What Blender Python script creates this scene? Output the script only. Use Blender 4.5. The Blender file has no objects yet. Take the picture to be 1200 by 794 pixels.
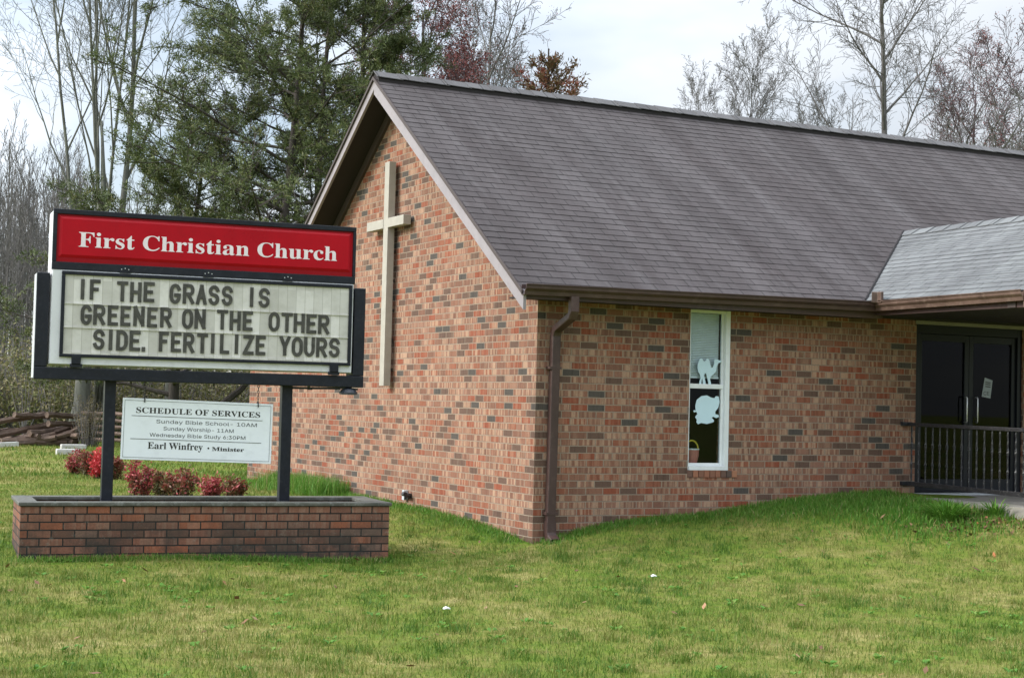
import bpy, math, random, json
import numpy as np
from mathutils import Vector, Matrix

random.seed(7); rng = np.random.default_rng(11)
R = math.radians
S = bpy.context.scene
COL = S.collection

# ------------------------------------------------------------------ camera
CAMP = Vector((-8.32446, -15.88053, 1.56113))
cr = Vector((0.89212986, -0.45112299, 0.02433868)); cu = Vector((-0.03968464, -0.02458688, 0.99890971)); cf = Vector((0.45003272, 0.89212305, 0.03983734))
cam = bpy.data.cameras.new('camera'); co = bpy.data.objects.new('camera', cam); COL.objects.link(co)
co.matrix_world = Matrix(((cr.x, cu.x, -cf.x, CAMP.x), (cr.y, cu.y, -cf.y, CAMP.y), (cr.z, cu.z, -cf.z, CAMP.z), (0, 0, 0, 1)))
cam.sensor_fit = 'HORIZONTAL'; cam.sensor_width = 36; cam.lens = 56.449; cam.clip_start = .1; cam.clip_end = 3000
S.camera = co

# ------------------------------------------------------------------ sky and sun
SUN = Vector((-.90, .30, .56)).normalized()
S.view_settings.view_transform = 'Standard'; S.view_settings.look = 'None'
S.view_settings.exposure = 1.22; S.view_settings.gamma = 1; S.view_settings.use_curve_mapping = False
W = bpy.data.worlds.new('World'); S.world = W; W.use_nodes = True
nt = W.node_tree; N = nt.nodes; Lk = nt.links
bg = N['Background']; bg.inputs[1].default_value = .070
sky = N.new('ShaderNodeTexSky'); sky.sky_type = 'NISHITA'; sky.sun_disc = False
sky.sun_elevation = math.asin(SUN.z); sky.sun_rotation = math.atan2(SUN.x, SUN.y)
tc = N.new('ShaderNodeTexCoord'); mp = N.new('ShaderNodeMapping'); mp.inputs['Scale'].default_value = (1, 1, 2.6)
n1 = N.new('ShaderNodeTexNoise'); n1.inputs['Scale'].default_value = 3.1; n1.inputs['Detail'].default_value = 5; n1.inputs['Roughness'].default_value = .5
rp = N.new('ShaderNodeValToRGB'); rp.color_ramp.elements[0].position = .36; rp.color_ramp.elements[0].color = (.30, .30, .30, 1); rp.color_ramp.elements[1].position = .60; rp.color_ramp.elements[1].color = (1, 1, 1, 1)
mx = N.new('ShaderNodeMix'); mx.data_type = 'RGBA'
# the cloud deck is brighter round the veiled sun
vd = N.new('ShaderNodeVectorMath'); vd.operation = 'DOT_PRODUCT'; vd.inputs[1].default_value = SUN
mr = N.new('ShaderNodeMapRange'); mr.inputs['From Min'].default_value = -.4; mr.inputs['From Max'].default_value = 1.0; mr.inputs['To Min'].default_value = 4.3; mr.inputs['To Max'].default_value = 13.0
cl = N.new('ShaderNodeVectorMath'); cl.operation = 'SCALE'; cl.inputs[0].default_value = (.91, .97, 1.05)
Lk.new(tc.outputs['Generated'], mp.inputs[0]); Lk.new(mp.outputs[0], n1.inputs['Vector']); Lk.new(n1.outputs['Fac'], rp.inputs[0])
Lk.new(tc.outputs['Generated'], vd.inputs[0]); Lk.new(vd.outputs['Value'], mr.inputs['Value'])
sz = N.new('ShaderNodeSeparateXYZ'); zg = N.new('ShaderNodeMapRange'); zg.inputs['From Min'].default_value = 0; zg.inputs['From Max'].default_value = 1; zg.inputs['To Min'].default_value = .70; zg.inputs['To Max'].default_value = 2.5   # overcast: zenith brighter than horizon
zm_ = N.new('ShaderNodeMath'); zm_.operation = 'MULTIPLY'; Lk.new(tc.outputs['Generated'], sz.inputs[0]); Lk.new(sz.outputs[2], zg.inputs['Value']); Lk.new(mr.outputs[0], zm_.inputs[0]); Lk.new(zg.outputs[0], zm_.inputs[1]); Lk.new(zm_.outputs[0], cl.inputs['Scale'])
Lk.new(rp.outputs[0], mx.inputs['Factor']); Lk.new(sky.outputs[0], mx.inputs['A']); Lk.new(cl.outputs[0], mx.inputs['B']); Lk.new(mx.outputs['Result'], bg.inputs[0])
sl = bpy.data.lights.new('sun', 'SUN'); so = bpy.data.objects.new('sun', sl); COL.objects.link(so)
sl.energy = 1.5; sl.angle = R(16); sl.color = (1, .95, .87)
so.location = (-20, 10, 30); so.rotation_euler = SUN.to_track_quat('Z', 'Y').to_euler()

# ------------------------------------------------------------------ mesh helpers
FR = {}                                   # base offset of the frame an object's children are built in
def tag(o, label=None, cat=None, group=None, kind=None):
    if label: o['label'] = label
    if cat: o['category'] = cat
    if group: o['group'] = group
    if kind: o['kind'] = kind
    return o
def thing(name, label, cat, base, rz=0, frame=None, group=None):
    """Empty at the base of a thing; its parts are given in frame coordinates"""
    o = bpy.data.objects.new(name, None); COL.objects.link(o)
    o.empty_display_size = .2
    b = Vector(base); o.rotation_euler = (0, 0, rz)
    if frame is None: o.location = b; FR[o] = b
    else:
        f = Vector(frame); o.location = f + Matrix.Rotation(rz, 3, 'Z') @ b; FR[o] = b
    return tag(o, label, cat, group)
class MB:
    def __init__(s): s.v = []; s.f = []; s.m = []; s.uv = {}; s.t = []
    def add(s, vs, fs, tint=0.):
        b = len(s.v); s.v += [tuple(v) for v in vs]; s.t += [tint] * len(vs)
        s.f += [tuple(i + b for i in f) for f in fs]
        return b
    def box(s, x0, x1, y0, y1, z0, z1, tint=0.):
        s.add([(x0, y0, z0), (x1, y0, z0), (x1, y1, z0), (x0, y1, z0), (x0, y0, z1), (x1, y0, z1), (x1, y1, z1), (x0, y1, z1)],
              [(0, 3, 2, 1), (4, 5, 6, 7), (0, 1, 5, 4), (1, 2, 6, 5), (2, 3, 7, 6), (3, 0, 4, 7)], tint)
    def beam(s, a, b, w, h, up=(0, 0, 1), tint=0.):
        a = Vector(a); b = Vector(b); d = (b - a).normalized(); r = d.cross(Vector(up)).normalized() * w / 2; u = r.cross(d).normalized() * h / 2
        vs = [p + i * r + j * u for p in (a, b) for i, j in ((-1, -1), (1, -1), (1, 1), (-1, 1))]
        s.add(vs, [(0, 1, 2, 3), (7, 6, 5, 4), (0, 4, 5, 1), (1, 5, 6, 2), (2, 6, 7, 3), (3, 7, 4, 0)], tint)
    def tube(s, pts, rad, n=6, cap=True, tint=0.):
        b = len(s.v); k = len(pts); pts = [Vector(p) for p in pts]
        ref = Vector((.31, .87, .38))
        for i, p in enumerate(pts):
            d = (pts[min(i + 1, k - 1)] - pts[max(i - 1, 0)])
            if d.length < 1e-9: d = Vector((0, 0, 1))
            d.normalize()
            if abs(d.dot(ref)) > .97: ref = Vector((.9, -.3, .2))
            x = d.cross(ref).normalized(); y = d.cross(x)
            r = rad[i] if hasattr(rad, '__len__') else rad
            for j in range(n):
                a = 2 * math.pi * j / n; q = p + (x * math.cos(a) + y * math.sin(a)) * r
                s.v.append((q.x, q.y, q.z)); s.t.append(tint)
        for i in range(k - 1):
            for j in range(n):
                s.f.append((b + i * n + j, b + i * n + (j + 1) % n, b + (i + 1) * n + (j + 1) % n, b + (i + 1) * n + j))
        if cap and n > 2:
            s.f.append(tuple(b + j for j in range(n))[::-1]); s.f.append(tuple(b + (k - 1) * n + j for j in range(n)))
    def prism(s, poly, ext, tint=0.):
        """poly: 3D points in a plane, ext: extrusion vector"""
        n = len(poly); e = Vector(ext); vs = [Vector(p) for p in poly] + [Vector(p) + e for p in poly]
        s.add(vs, [tuple(range(n))[::-1], tuple(range(n, 2 * n))] + [(i, (i + 1) % n, n + (i + 1) % n, n + i) for i in range(n)], tint)
    def build(s, name, mat, parent=None, bevel=0, smooth=False, tint=False, base=None):
        b = FR[parent] if parent is not None else Vector(base or (0, 0, 0))
        me = bpy.data.meshes.new(name)
        me.from_pydata([(v[0] - b.x, v[1] - b.y, v[2] - b.z) for v in s.v], [], s.f)
        if tint:
            at = me.attributes.new('tint', 'FLOAT', 'POINT'); at.data.foreach_set('value', s.t)
        if s.uv:
            uvl = me.uv_layers.new(name='UVMap')
            for p in me.polygons:
                if p.index in s.uv:
                    for li, q in zip(p.loop_indices, s.uv[p.index]): uvl.data[li].uv = q
        if smooth: me.polygons.foreach_set('use_smooth', [True] * len(me.polygons))
        me.update(); me.materials.append(mat)
        return link(name, me, parent, b, bevel)
def link(name, me, parent=None, b=None, bevel=0):
    o = bpy.data.objects.new(name, me); COL.objects.link(o)
    if parent is not None: o.parent = parent; FR[o] = FR[parent]
    elif b is not None: o.location = b
    if bevel:
        m = o.modifiers.new('bevel', 'BEVEL'); m.width = bevel; m.segments = 2; m.limit_method = 'ANGLE'; m.angle_limit = R(40)
    return o
def np_mesh(name, V, quads, tris, tint=None, mat=None):
    me = bpy.data.meshes.new(name)
    me.vertices.add(len(V)); me.vertices.foreach_set('co', np.asarray(V, np.float32).ravel())
    nq, ntr = len(quads), len(tris)
    idx = np.concatenate([np.asarray(quads, np.int32).ravel(), np.asarray(tris, np.int32).ravel()]) if nq and ntr else np.asarray(quads if nq else tris, np.int32).ravel()
    me.loops.add(len(idx)); me.loops.foreach_set('vertex_index', idx)
    me.polygons.add(nq + ntr)
    st = np.concatenate([np.arange(nq) * 4, nq * 4 + np.arange(ntr) * 3]).astype(np.int32)
    me.polygons.foreach_set('loop_start', st)
    me.update(calc_edges=True)
    if tint is not None:
        at = me.attributes.new('tint', 'FLOAT', 'POINT'); at.data.foreach_set('value', np.asarray(tint, np.float32))
    if mat: me.materials.append(mat)
    me.validate()
    return me

# ------------------------------------------------------------------ materials
class NT:
    """tiny node-tree writer"""
    def __init__(s, name):
        s.m = bpy.data.materials.new(name); s.m.use_nodes = True; s.t = s.m.node_tree
        s.b = s.t.nodes['Principled BSDF']; s.out = s.t.nodes['Material Output']
    def n(s, typ, props=None, **inp):
        x = s.t.nodes.new('ShaderNode' + typ)
        for k, v in (props or {}).items(): setattr(x, k, v)
        for k, v in inp.items():
            k = k.replace('_', ' ')
            s.set(x.inputs[int(k[1:])] if k[0] == 'i' and k[1:].isdigit() else x.inputs[k], v)
        return x
    def set(s, sock, v):
        if isinstance(v, bpy.types.NodeSocket): s.t.links.new(v, sock)
        elif isinstance(v, bpy.types.Node): s.t.links.new(v.outputs[0], sock)
        else: sock.default_value = v
    def math(s, op, a, b=0., clamp=False):
        return s.n('Math', {'operation': op, 'use_clamp': clamp}, i0=a, i1=b).outputs[0]
    def noise(s, vec, scale, detail=3, rough=.5, dist=0.):
        return s.n('TexNoise', None, Vector=vec, Scale=scale, Detail=detail, Roughness=rough, Distortion=dist).outputs['Fac']
    def ramp(s, fac, stops, interp='LINEAR'):
        x = s.n('ValToRGB', None, Fac=fac); r = x.color_ramp; r.interpolation = interp
        while len(r.elements) < len(stops): r.elements.new(.5)
        for e, (p, c) in zip(r.elements, stops):
            e.position = p; e.color = (*c, 1) if len(c) == 3 else c
        return x.outputs[0]
    def mix(s, f, a, b, mode='MIX'):
        x = s.n('Mix', {'data_type': 'RGBA', 'blend_type': mode})
        s.set(x.inputs[0], f)
        for i, v in ((6, a), (7, b)): s.set(x.inputs[i], (*v, 1) if isinstance(v, tuple) and len(v) == 3 else v)
        return x.outputs[2]
    def bump(s, h, strength=.4, dist=.01):
        s.set(s.b.inputs['Normal'], s.n('Bump', None, Height=h, Strength=strength, Distance=dist).outputs[0])
    def obj(s): return s.n('TexCoord').outputs['Object']
def G(v): return (v, v, v)

def plain(name, col, rough=.6, metal=0., var=.12, scale=6., bump=0., dirt=None, spec=.5):
    t = NT(name); v = t.obj()
    n_ = t.noise(v, scale, 5, .6)
    c = t.mix(t.ramp(n_, [(.3, G(0.)), (.7, G(1.))]), tuple(max(0, x * (1 - var)) for x in col), tuple(min(1, x * (1 + var)) for x in col))
    if dirt:
        n2 = t.noise(v, scale * 3.1, 6, .7); c = t.mix(t.math('MULTIPLY', t.ramp(n2, [(.52, G(0.)), (.72, G(1.))]), dirt[1]), c, dirt[0])
    t.set(t.b.inputs['Base Color'], c); t.b.inputs['Metallic'].default_value = metal
    t.set(t.b.inputs['Roughness'], t.math('ADD', t.math('MULTIPLY', n_, .2), rough - .1)); t.b.inputs['Specular IOR Level'].default_value = spec
    if bump: t.bump(t.noise(v, scale * 6, 4, .6), bump, .004)
    return t.m

def wall_uv(t):
    """horizontal run and height on upright faces, from the object's own coordinates"""
    c = t.n('TexCoord'); sp = t.n('SeparateXYZ', None, Vector=c.outputs['Object']); sn = t.n('SeparateXYZ', None, Vector=c.outputs['Normal'])
    isx = t.math('GREATER_THAN', t.math('ABSOLUTE', sn.outputs[0]), .7)
    u = t.math('ADD', t.math('MULTIPLY', sp.outputs[1], isx), t.math('MULTIPLY', sp.outputs[0], t.math('SUBTRACT', 1., isx)))
    u = t.math('ADD', u, t.math('MULTIPLY', isx, .11))
    return u, sp.outputs[2], c.outputs['Object'], sp
def brick(name, palette, mortar, cream, creamf, stain=None, bw=.2236, rh=.0785, ms=.0095):
    t = NT(name); u, z, ob, sp = wall_uv(t)
    wob = t.noise(ob, 9., 2)
    uv = t.n('CombineXYZ', None, X=t.math('ADD', u, t.math('MULTIPLY', wob, .006)), Y=t.math('ADD', z, t.math('MULTIPLY', wob, .006))).outputs[0]
    b = t.n('TexBrick', {'offset': .5}, Vector=uv, Color1=(0, 0, 0, 1), Color2=(1, 1, 1, 1), Mortar=(0, 0, 0, 1), Scale=1., Mortar_Size=ms / 2, Mortar_Smooth=.25, Bias=0., Brick_Width=bw, Row_Height=rh)
    rnd = b.outputs['Color']; fac = b.outputs['Fac']
    col = t.ramp(rnd, palette, 'CONSTANT')
    # flashed bars and speckle inside each brick
    r1 = t.n('SeparateColor', None, Color=rnd).outputs[0]
    uu = t.n('CombineXYZ', None, X=t.math('MULTIPLY', u, 23.), Y=t.math('MULTIPLY', z, 1.2), Z=t.math('MULTIPLY', r1, 57.)).outputs[0]
    bars = t.ramp(t.noise(uu, 1., 2, .5), [(.46, G(0.)), (.57, G(1.))])
    who = t.math('MULTIPLY', t.ramp(t.math('FRACT', t.math('MULTIPLY', r1, 13.7)), [(.10, G(.1)), (.22, G(1.))]), t.ramp(r1, [(.15, G(0.)), (.22, G(.8)), (.84, G(1.)), (.92, G(.3))]))
    col = t.mix(t.math('MULTIPLY', t.math('MULTIPLY', bars, who), creamf), col, cream)
    dk = t.ramp(t.noise(uu, 1.7, 2, .5), [(.55, G(1.)), (.66, G(.62))])
    col = t.mix(creamf, col, dk, 'MULTIPLY')
    sp2 = t.noise(ob, 60., 3, .7)
    col = t.mix(.55, col, t.ramp(sp2, [(.25, G(.62)), (.75, G(1.30))]), 'MULTIPLY')
    big = t.noise(ob, .8, 3, .6)
    col = t.mix(.5, col, t.ramp(big, [(.3, G(.82)), (.7, G(1.12))]), 'MULTIPLY')
    mc = t.mix(t.noise(ob, 35., 2), tuple(x * .75 for x in mortar), tuple(x * 1.2 for x in mortar))
    col = t.mix(fac, col, mc)
    if stain:
        low = t.math('MULTIPLY', t.ramp(t.noise(ob, 1.9, 6, .7), [(.42, G(0.)), (.56, G(1.))]), t.ramp(z, [(.06, G(1.)), (.52, G(.08))]))
        col = t.mix(t.math('MULTIPLY', low, .86), col, stain[0])
        ic = t.math('MULTIPLY', t.ramp(t.noise(ob, 14., 4, .7), [(.60, G(0.)), (.70, G(1.))]), .25)
        col = t.mix(ic, col, (.24, .26, .22))
    t.set(t.b.inputs['Base Color'], col); t.b.inputs['Roughness'].default_value = .88; t.b.inputs['Specular IOR Level'].default_value = .25
    h = t.math('ADD', t.math('MULTIPLY', fac, -1.), t.math('MULTIPLY', sp2, .35))
    t.bump(h, .9, .011)
    return t.m
M = {}
M['brick'] = brick('church_brick', [(0, (.085, .072, .062)), (.045, (.130, .078, .057)), (.17, (.195, .094, .063)), (.36, (.238, .112, .073)), (.60, (.262, .132, .090)), (.78, (.25, .092, .054)), (.90, (.248, .073, .040))], (.30, .235, .178), (.455, .305, .205), .68, ms=.0125)
M['planter_brick'] = brick('planter_brick', [(0, (.13, .070, .050)), (.16, (.18, .084, .058)), (.38, (.215, .095, .062)), (.60, (.235, .108, .070)), (.80, (.28, .098, .052)), (.93, (.18, .108, .080))], (.026, .022, .019), (.32, .21, .15), .35, stain=((.030, .034, .030), .0, .42), bw=.222, rh=.0785, ms=.014)

def shingle(name, c0, c1, streak, red=0., tabw=.30):
    t = NT(name); uv = t.n('UVMap').outputs[0]; ob = t.obj()
    b = t.n('TexBrick', {'offset': .37}, Vector=uv, Color1=(0, 0, 0, 1), Color2=(1, 1, 1, 1), Mortar=(.5, .5, .5, 1), Scale=1., Mortar_Size=.0065, Mortar_Smooth=.1, Bias=0., Brick_Width=tabw, Row_Height=.1411)
    tab = b.outputs['Color']
    s = t.n('SeparateXYZ', None, Vector=uv)
    # streaks drifting down the slope
    st = t.n('CombineXYZ', None, X=t.math('ADD', t.math('MULTIPLY', s.outputs[0], 1.35), t.math('MULTIPLY', s.outputs[1], .05)), Y=t.math('MULTIPLY', s.outputs[1], .16)).outputs[0]
    k = t.noise(st, 1.25, 5, .6)
    col = t.mix(t.ramp(k, [(.36, G(0.)), (.66, G(1.))]), c0, c1)
    k2 = t.noise(st, 3.6, 4, .65)
    col = t.mix(t.math('MULTIPLY', t.ramp(k2, [(.52, G(0.)), (.74, G(1.))]), .32), col, streak)
    col = t.mix(.55, col, t.ramp(t.noise(uv, .42, 4, .6), [(.3, G(.70)), (.7, G(1.18))]), 'MULTIPLY')
    col = t.mix(.6, col, t.ramp(tab, [(0, G(.86)), (1, G(1.12))]), 'MULTIPLY')
    gr = t.noise(ob, 140., 2, .8)
    col = t.mix(.7, col, t.ramp(gr, [(.25, G(.72)), (.75, G(1.3))]), 'MULTIPLY')
    col = t.mix(t.math('MULTIPLY', b.outputs['Fac'], .8), col, tuple(x * .25 for x in c0))
    t.set(t.b.inputs['Base Color'], col); t.b.inputs['Roughness'].default_value = .82; t.b.inputs['Specular IOR Level'].default_value = .35
    t.bump(t.math('ADD', t.math('MULTIPLY', b.outputs['Fac'], -1.), t.math('MULTIPLY', gr, .5)), .6, .004)
    return t.m
M['shingle'] = shingle('main_shingle', (.054, .043, .043), (.100, .087, .088), (.170, .158, .160))
M['porch_shingle'] = shingle('porch_shingle', (.115, .118, .122), (.175, .184, .185), (.27, .285, .28))
M['cap_shingle'] = shingle('cap_shingle', (.09, .085, .086), (.145, .14, .142), (.2, .195, .2))

M['brown_metal'] = plain('brown_metal', (.058, .031, .027), .45, .0, .22, 3., 0, ((.14, .10, .08), .35))
M['copper_brown'] = plain('worn_brown_gutter', (.115, .072, .055), .40, .0, .3, 4., 0, ((.25, .18, .14), .6))
M['barge'] = plain('barge_sky_sheen', (.27, .24, .25), .45, 0, .1, 4., 0, ((.18, .14, .13), .4))  # brown metal wrap; its sky reflection is put into this pale base colour
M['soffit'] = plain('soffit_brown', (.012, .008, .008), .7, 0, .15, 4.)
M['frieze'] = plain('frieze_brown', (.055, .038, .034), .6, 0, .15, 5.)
M['white_vinyl'] = plain('white_vinyl', (.74, .77, .78), .4, 0, .05, 5., 0, ((.45, .45, .42), .25))
M['cream_trim'] = plain('cream_trim', (.23, .21, .17), .55, 0, .08, 5.)
M['cross_paint'] = plain('cross_paint', (.36, .335, .285), .6, 0, .10, 7., .2, ((.33, .30, .24), .5))
M['black_metal'] = plain('black_metal', (.011, .013, .020), .40, 0, .25, 8., 0, ((.035, .036, .042), .5), .28)
M['iron'] = plain('black_iron', (.022, .022, .025), .40, .0, .3, 12., 0, ((.12, .11, .10), .6))
M['dark_frame'] = plain('dark_bronze_frame', (.008, .009, .014), .35, .0, .15, 6., 0, None, .3)
M['steel'] = plain('brushed_steel', (.55, .55, .55), .35, .8, .06, 9.)
M['alu'] = plain('weathered_aluminium', (.50, .52, .54), .5, .15, .12, 6., 0, ((.3, .3, .3), .3))
M['red'] = plain('red_sign_face', (.40, .004, .012), .30, 0, .10, 2.5, 0, ((.33, .006, .012), .4), .16)
M['red_trim'] = plain('red_retainer', (.27, .004, .009), .4, 0, .10, 2.5, 0, None, .16)
M['lettering_white'] = plain('lettering_white', (.80, .72, .74), .4, 0, .05, 9.)
M['lettering_black'] = plain('lettering_black', (.018, .018, .016), .5, 0, .3, 9.)
M['letter_ink'] = plain('changeable_letter_black', (.050, .048, .040), .5, 0, .45, 14.)
M['letter_grey'] = plain('lettering_grey', (.045, .05, .055), .5, 0, .1, 9.)
M['board_white'] = plain('board_white', (.80, .845, .865), .45, 0, .04, 2., 0, ((.58, .62, .63), .35))
M['sign_white'] = plain('sign_white', (.66, .67, .69), .4, 0, .06, 3., 0, ((.42, .42, .42), .45))
M['coping'] = plain('weathered_coping', (.085, .084, .068), .7, 0, .35, 5., .4, ((.21, .215, .20), .75))
M['soil'] = plain('soil', (.055, .038, .026), .95, 0, .3, 9., .8)
M['concrete'] = plain('concrete', (.28, .26, .225), .85, 0, .12, 4., .3, ((.22, .20, .17), .5))
M['paper'] = plain('paper_cutout', (.56, .74, .82), .7, 0, .04, 5.)
M['notice'] = plain('notice_paper', (.36, .40, .44), .7, 0, .06, 9.)
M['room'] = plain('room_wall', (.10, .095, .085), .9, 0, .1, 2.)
M['terracotta'] = plain('toy_pink', (.52, .18, .14), .5, 0, .15, 9.)
M['yellow'] = plain('toy_yellow', (.62, .48, .05), .5)
M['rail_wood'] = plain('old_rail', (.115, .075, .055), .85, 0, .45, 3., .6, ((.22, .17, .14), .6))
M['white_wood'] = plain('white_painted_plank', (.75, .76, .76), .6)
M['stone'] = plain('pale_stone', (.48, .47, .45), .9, 0, .2, 8., .5)
M['lamp_black'] = plain('lamp_black', (.03, .035, .045), .4)
M['lens_blue'] = plain('floodlight_lens', (.22, .29, .36), .2)
M['litter'] = plain('white_litter', (.75, .75, .73), .7)

def glass(name, tintc=(.9, .95, .95), ior=1.5):
    t = NT(name); t.t.nodes.remove(t.b)
    tr = t.n('BsdfTransparent', None, Color=(*tintc, 1)); gl = t.n('BsdfGlossy', None, Color=(1, 1, 1, 1), Roughness=.015)
    fr = t.n('Fresnel', None, IOR=ior); ms = t.n('MixShader', None, Fac=fr.outputs[0]); t.set(ms.inputs[1], tr); t.set(ms.inputs[2], gl)
    t.set(t.out.inputs[0], ms); return t.m
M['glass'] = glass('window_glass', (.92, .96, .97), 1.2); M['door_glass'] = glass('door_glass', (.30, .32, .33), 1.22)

def cells(name):
    t = NT(name); ob = t.obj(); sp = t.n('SeparateXYZ', None, Vector=ob)
    c = t.n('CombineXYZ', None, X=t.math('FLOOR', t.math('MULTIPLY', sp.outputs[0], 10.6)), Y=t.math('FLOOR', t.math('MULTIPLY', t.math('ADD', sp.outputs[2], 20.), 4.13))).outputs[0]
    wn = t.n('TexWhiteNoise', {'noise_dimensions': '2D'}, Vector=c).outputs['Value']
    col = t.mix(wn, (.50, .485, .44), (.69, .67, .625))
    edge = t.math('LESS_THAN', t.math('FRACT', t.math('MULTIPLY', sp.outputs[0], 10.6)), .07)
    col = t.mix(t.math('MULTIPLY', edge, .45), col, (.25, .24, .19))
    dirt = t.ramp(t.noise(ob, 5., 5, .7), [(.45, G(0.)), (.75, G(.5))])
    col = t.mix(dirt, col, (.33, .32, .26))
    t.set(t.b.inputs['Base Color'], col); t.b.inputs['Roughness'].default_value = .35
    return t.m
M['cells'] = cells('letter_panel_cream')

def tinted(name, stops, rough=.7, trans=.0, var=.25):
    """colour picked along a ramp by the per-blade / per-leaf attribute"""
    t = NT(name); a = t.n('Attribute', {'attribute_name': 'tint'}).outputs['Fac']
    c = t.ramp(a, stops)
    t.set(t.b.inputs['Base Color'], c); t.b.inputs['Roughness'].default_value = rough; t.b.inputs['Specular IOR Level'].default_value = .25
    if trans:
        tl = t.n('BsdfTranslucent', None, Color=c); ms = t.n('MixShader', None, Fac=trans)
        t.set(ms.inputs[1], t.b.outputs[0]); t.set(ms.inputs[2], tl); t.set(t.out.inputs[0], ms)
    return t.m
def lawn(name, blade):
    t = NT(name); p = t.n('NewGeometry').outputs['Position']
    a = t.noise(p, .55, 4, .6); b = t.noise(p, 2.7, 4, .65); c = t.noise(p, 11., 3, .6)
    mixv = t.math('ADD', t.math('MULTIPLY', a, .9), t.math('ADD', t.math('MULTIPLY', b, .75), t.math('MULTIPLY', c, .35)))    # mean about 1
    lu = t.n('Attribute', {'attribute_name': 'rich_green'}).outputs['Fac']
    mixv = t.math('SUBTRACT', mixv, t.math('MULTIPLY', lu, .34))  # shifts the colour toward the darker green end of the ramp
    if blade:
        ti = t.n('Attribute', {'attribute_name': 'tint'}).outputs['Fac']
        mixv = t.math('ADD', mixv, t.math('MULTIPLY', t.math('SUBTRACT', ti, .5), .62))
    else: mixv = t.math('ADD', mixv, .10)
    x = t.math('MULTIPLY', t.math('SUBTRACT', mixv, .56), 1.25, True)
    col = t.ramp(x, [(.05, (.050, .124, .012)), (.33, (.090, .165, .017)), (.56, (.142, .190, .030)), (.78, (.210, .208, .055)), (1, (.34, .30, .12))])
    t.set(t.b.inputs['Base Color'], col); t.b.inputs['Roughness'].default_value = .6 if blade else .95; t.b.inputs['Specular IOR Level'].default_value = .3 if blade else .1
    if blade:
        tl = t.n('BsdfTranslucent', None, Color=col); ms = t.n('MixShader', None, Fac=.25)
        t.set(ms.inputs[1], t.b.outputs[0]); t.set(ms.inputs[2], tl); t.set(t.out.inputs[0], ms)
    else:
        col = t.mix(t.math('MULTIPLY', t.ramp(t.noise(p, 7., 4, .7), [(.5, G(0.)), (.7, G(1.))]), .45), col, (.07, .055, .03))
        t.set(t.b.inputs['Base Color'], col); t.bump(t.noise(p, 30., 4, .7), .9, .03)
    return t.m
M['ground'] = lawn('lawn_ground', False); M['blade'] = lawn('grass_blade', True)
M['rich_green'] = tinted('lush_leaf', [(0, (.06, .17, .02)), (.6, (.11, .25, .03)), (.85, (.20, .29, .06)), (1, (.38, .33, .15))], .5, .3)
M['dead'] = tinted('dead_leaf', [(0, (.10, .055, .03)), (.5, (.20, .11, .06)), (.8, (.30, .19, .11)), (1, (.36, .13, .05))], .8)
M['nandina'] = tinted('nandina_leaf', [(0, (.06, .07, .025)), (.35, (.13, .10, .045)), (.6, (.27, .075, .06)), (.85, (.38, .055, .075)), (1, (.48, .13, .13))], .45, .15)
M['nandina_red'] = tinted('bright_red_leaf', [(0, (.22, .03, .03)), (.5, (.50, .03, .04)), (1, (.62, .10, .10))], .45, .15)
M['pine'] = tinted('pine_needle', [(0, (.045, .064, .022)), (.45, (.090, .118, .040)), (.8, (.145, .168, .060)), (1, (.20, .18, .08))], .55, .12)
M['cedar'] = tinted('cedar_spray', [(0, (.10, .095, .036)), (.4, (.16, .105, .048)), (.65, (.22, .095, .06)), (1, (.32, .10, .075))], .6, .1)
M['bud'] = tinted('red_bud', [(0, (.12, .05, .045)), (.6, (.20, .06, .055)), (1, (.28, .12, .10))], .7)
M['thicket'] = tinted('thicket_leaf', [(0, (.075, .088, .030)), (.4, (.13, .145, .048)), (.7, (.20, .18, .08)), (1, (.24, .19, .12))], .7, .15)
def bark(name, a, b, lichen=None):
    t = NT(name); p = t.n('TexCoord').outputs['Object']; mpn = t.n('Mapping', None, Vector=p, Scale=(1, 1, .22)).outputs[0]
    n_ = t.noise(mpn, 9., 5, .7); c = t.mix(t.ramp(n_, [(.32, G(0.)), (.68, G(1.))]), a, b)
    if lichen: c = t.mix(t.math('MULTIPLY', t.ramp(t.noise(p, 1.6, 5, .7), [(.45, G(0.)), (.7, G(1.))]), .6), c, lichen)
    t.set(t.b.inputs['Base Color'], c); t.b.inputs['Roughness'].default_value = .9; t.bump(n_, .6, .03); return t.m
M['bark_pine'] = bark('pine_bark', (.035, .028, .024), (.075, .062, .052))
M['bark_grey'] = bark('grey_bark', (.070, .066, .062), (.14, .133, .125), (.11, .115, .085))
M['bark_poplar'] = bark('poplar_bark', (.075, .076, .066), (.15, .15, .13), (.12, .135, .09))
M['bark_wood'] = bark('woodland_bark', (.080, .074, .072), (.150, .140, .136))
M['bark_red'] = bark('maple_bark', (.070, .050, .053), (.13, .095, .10))

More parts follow.
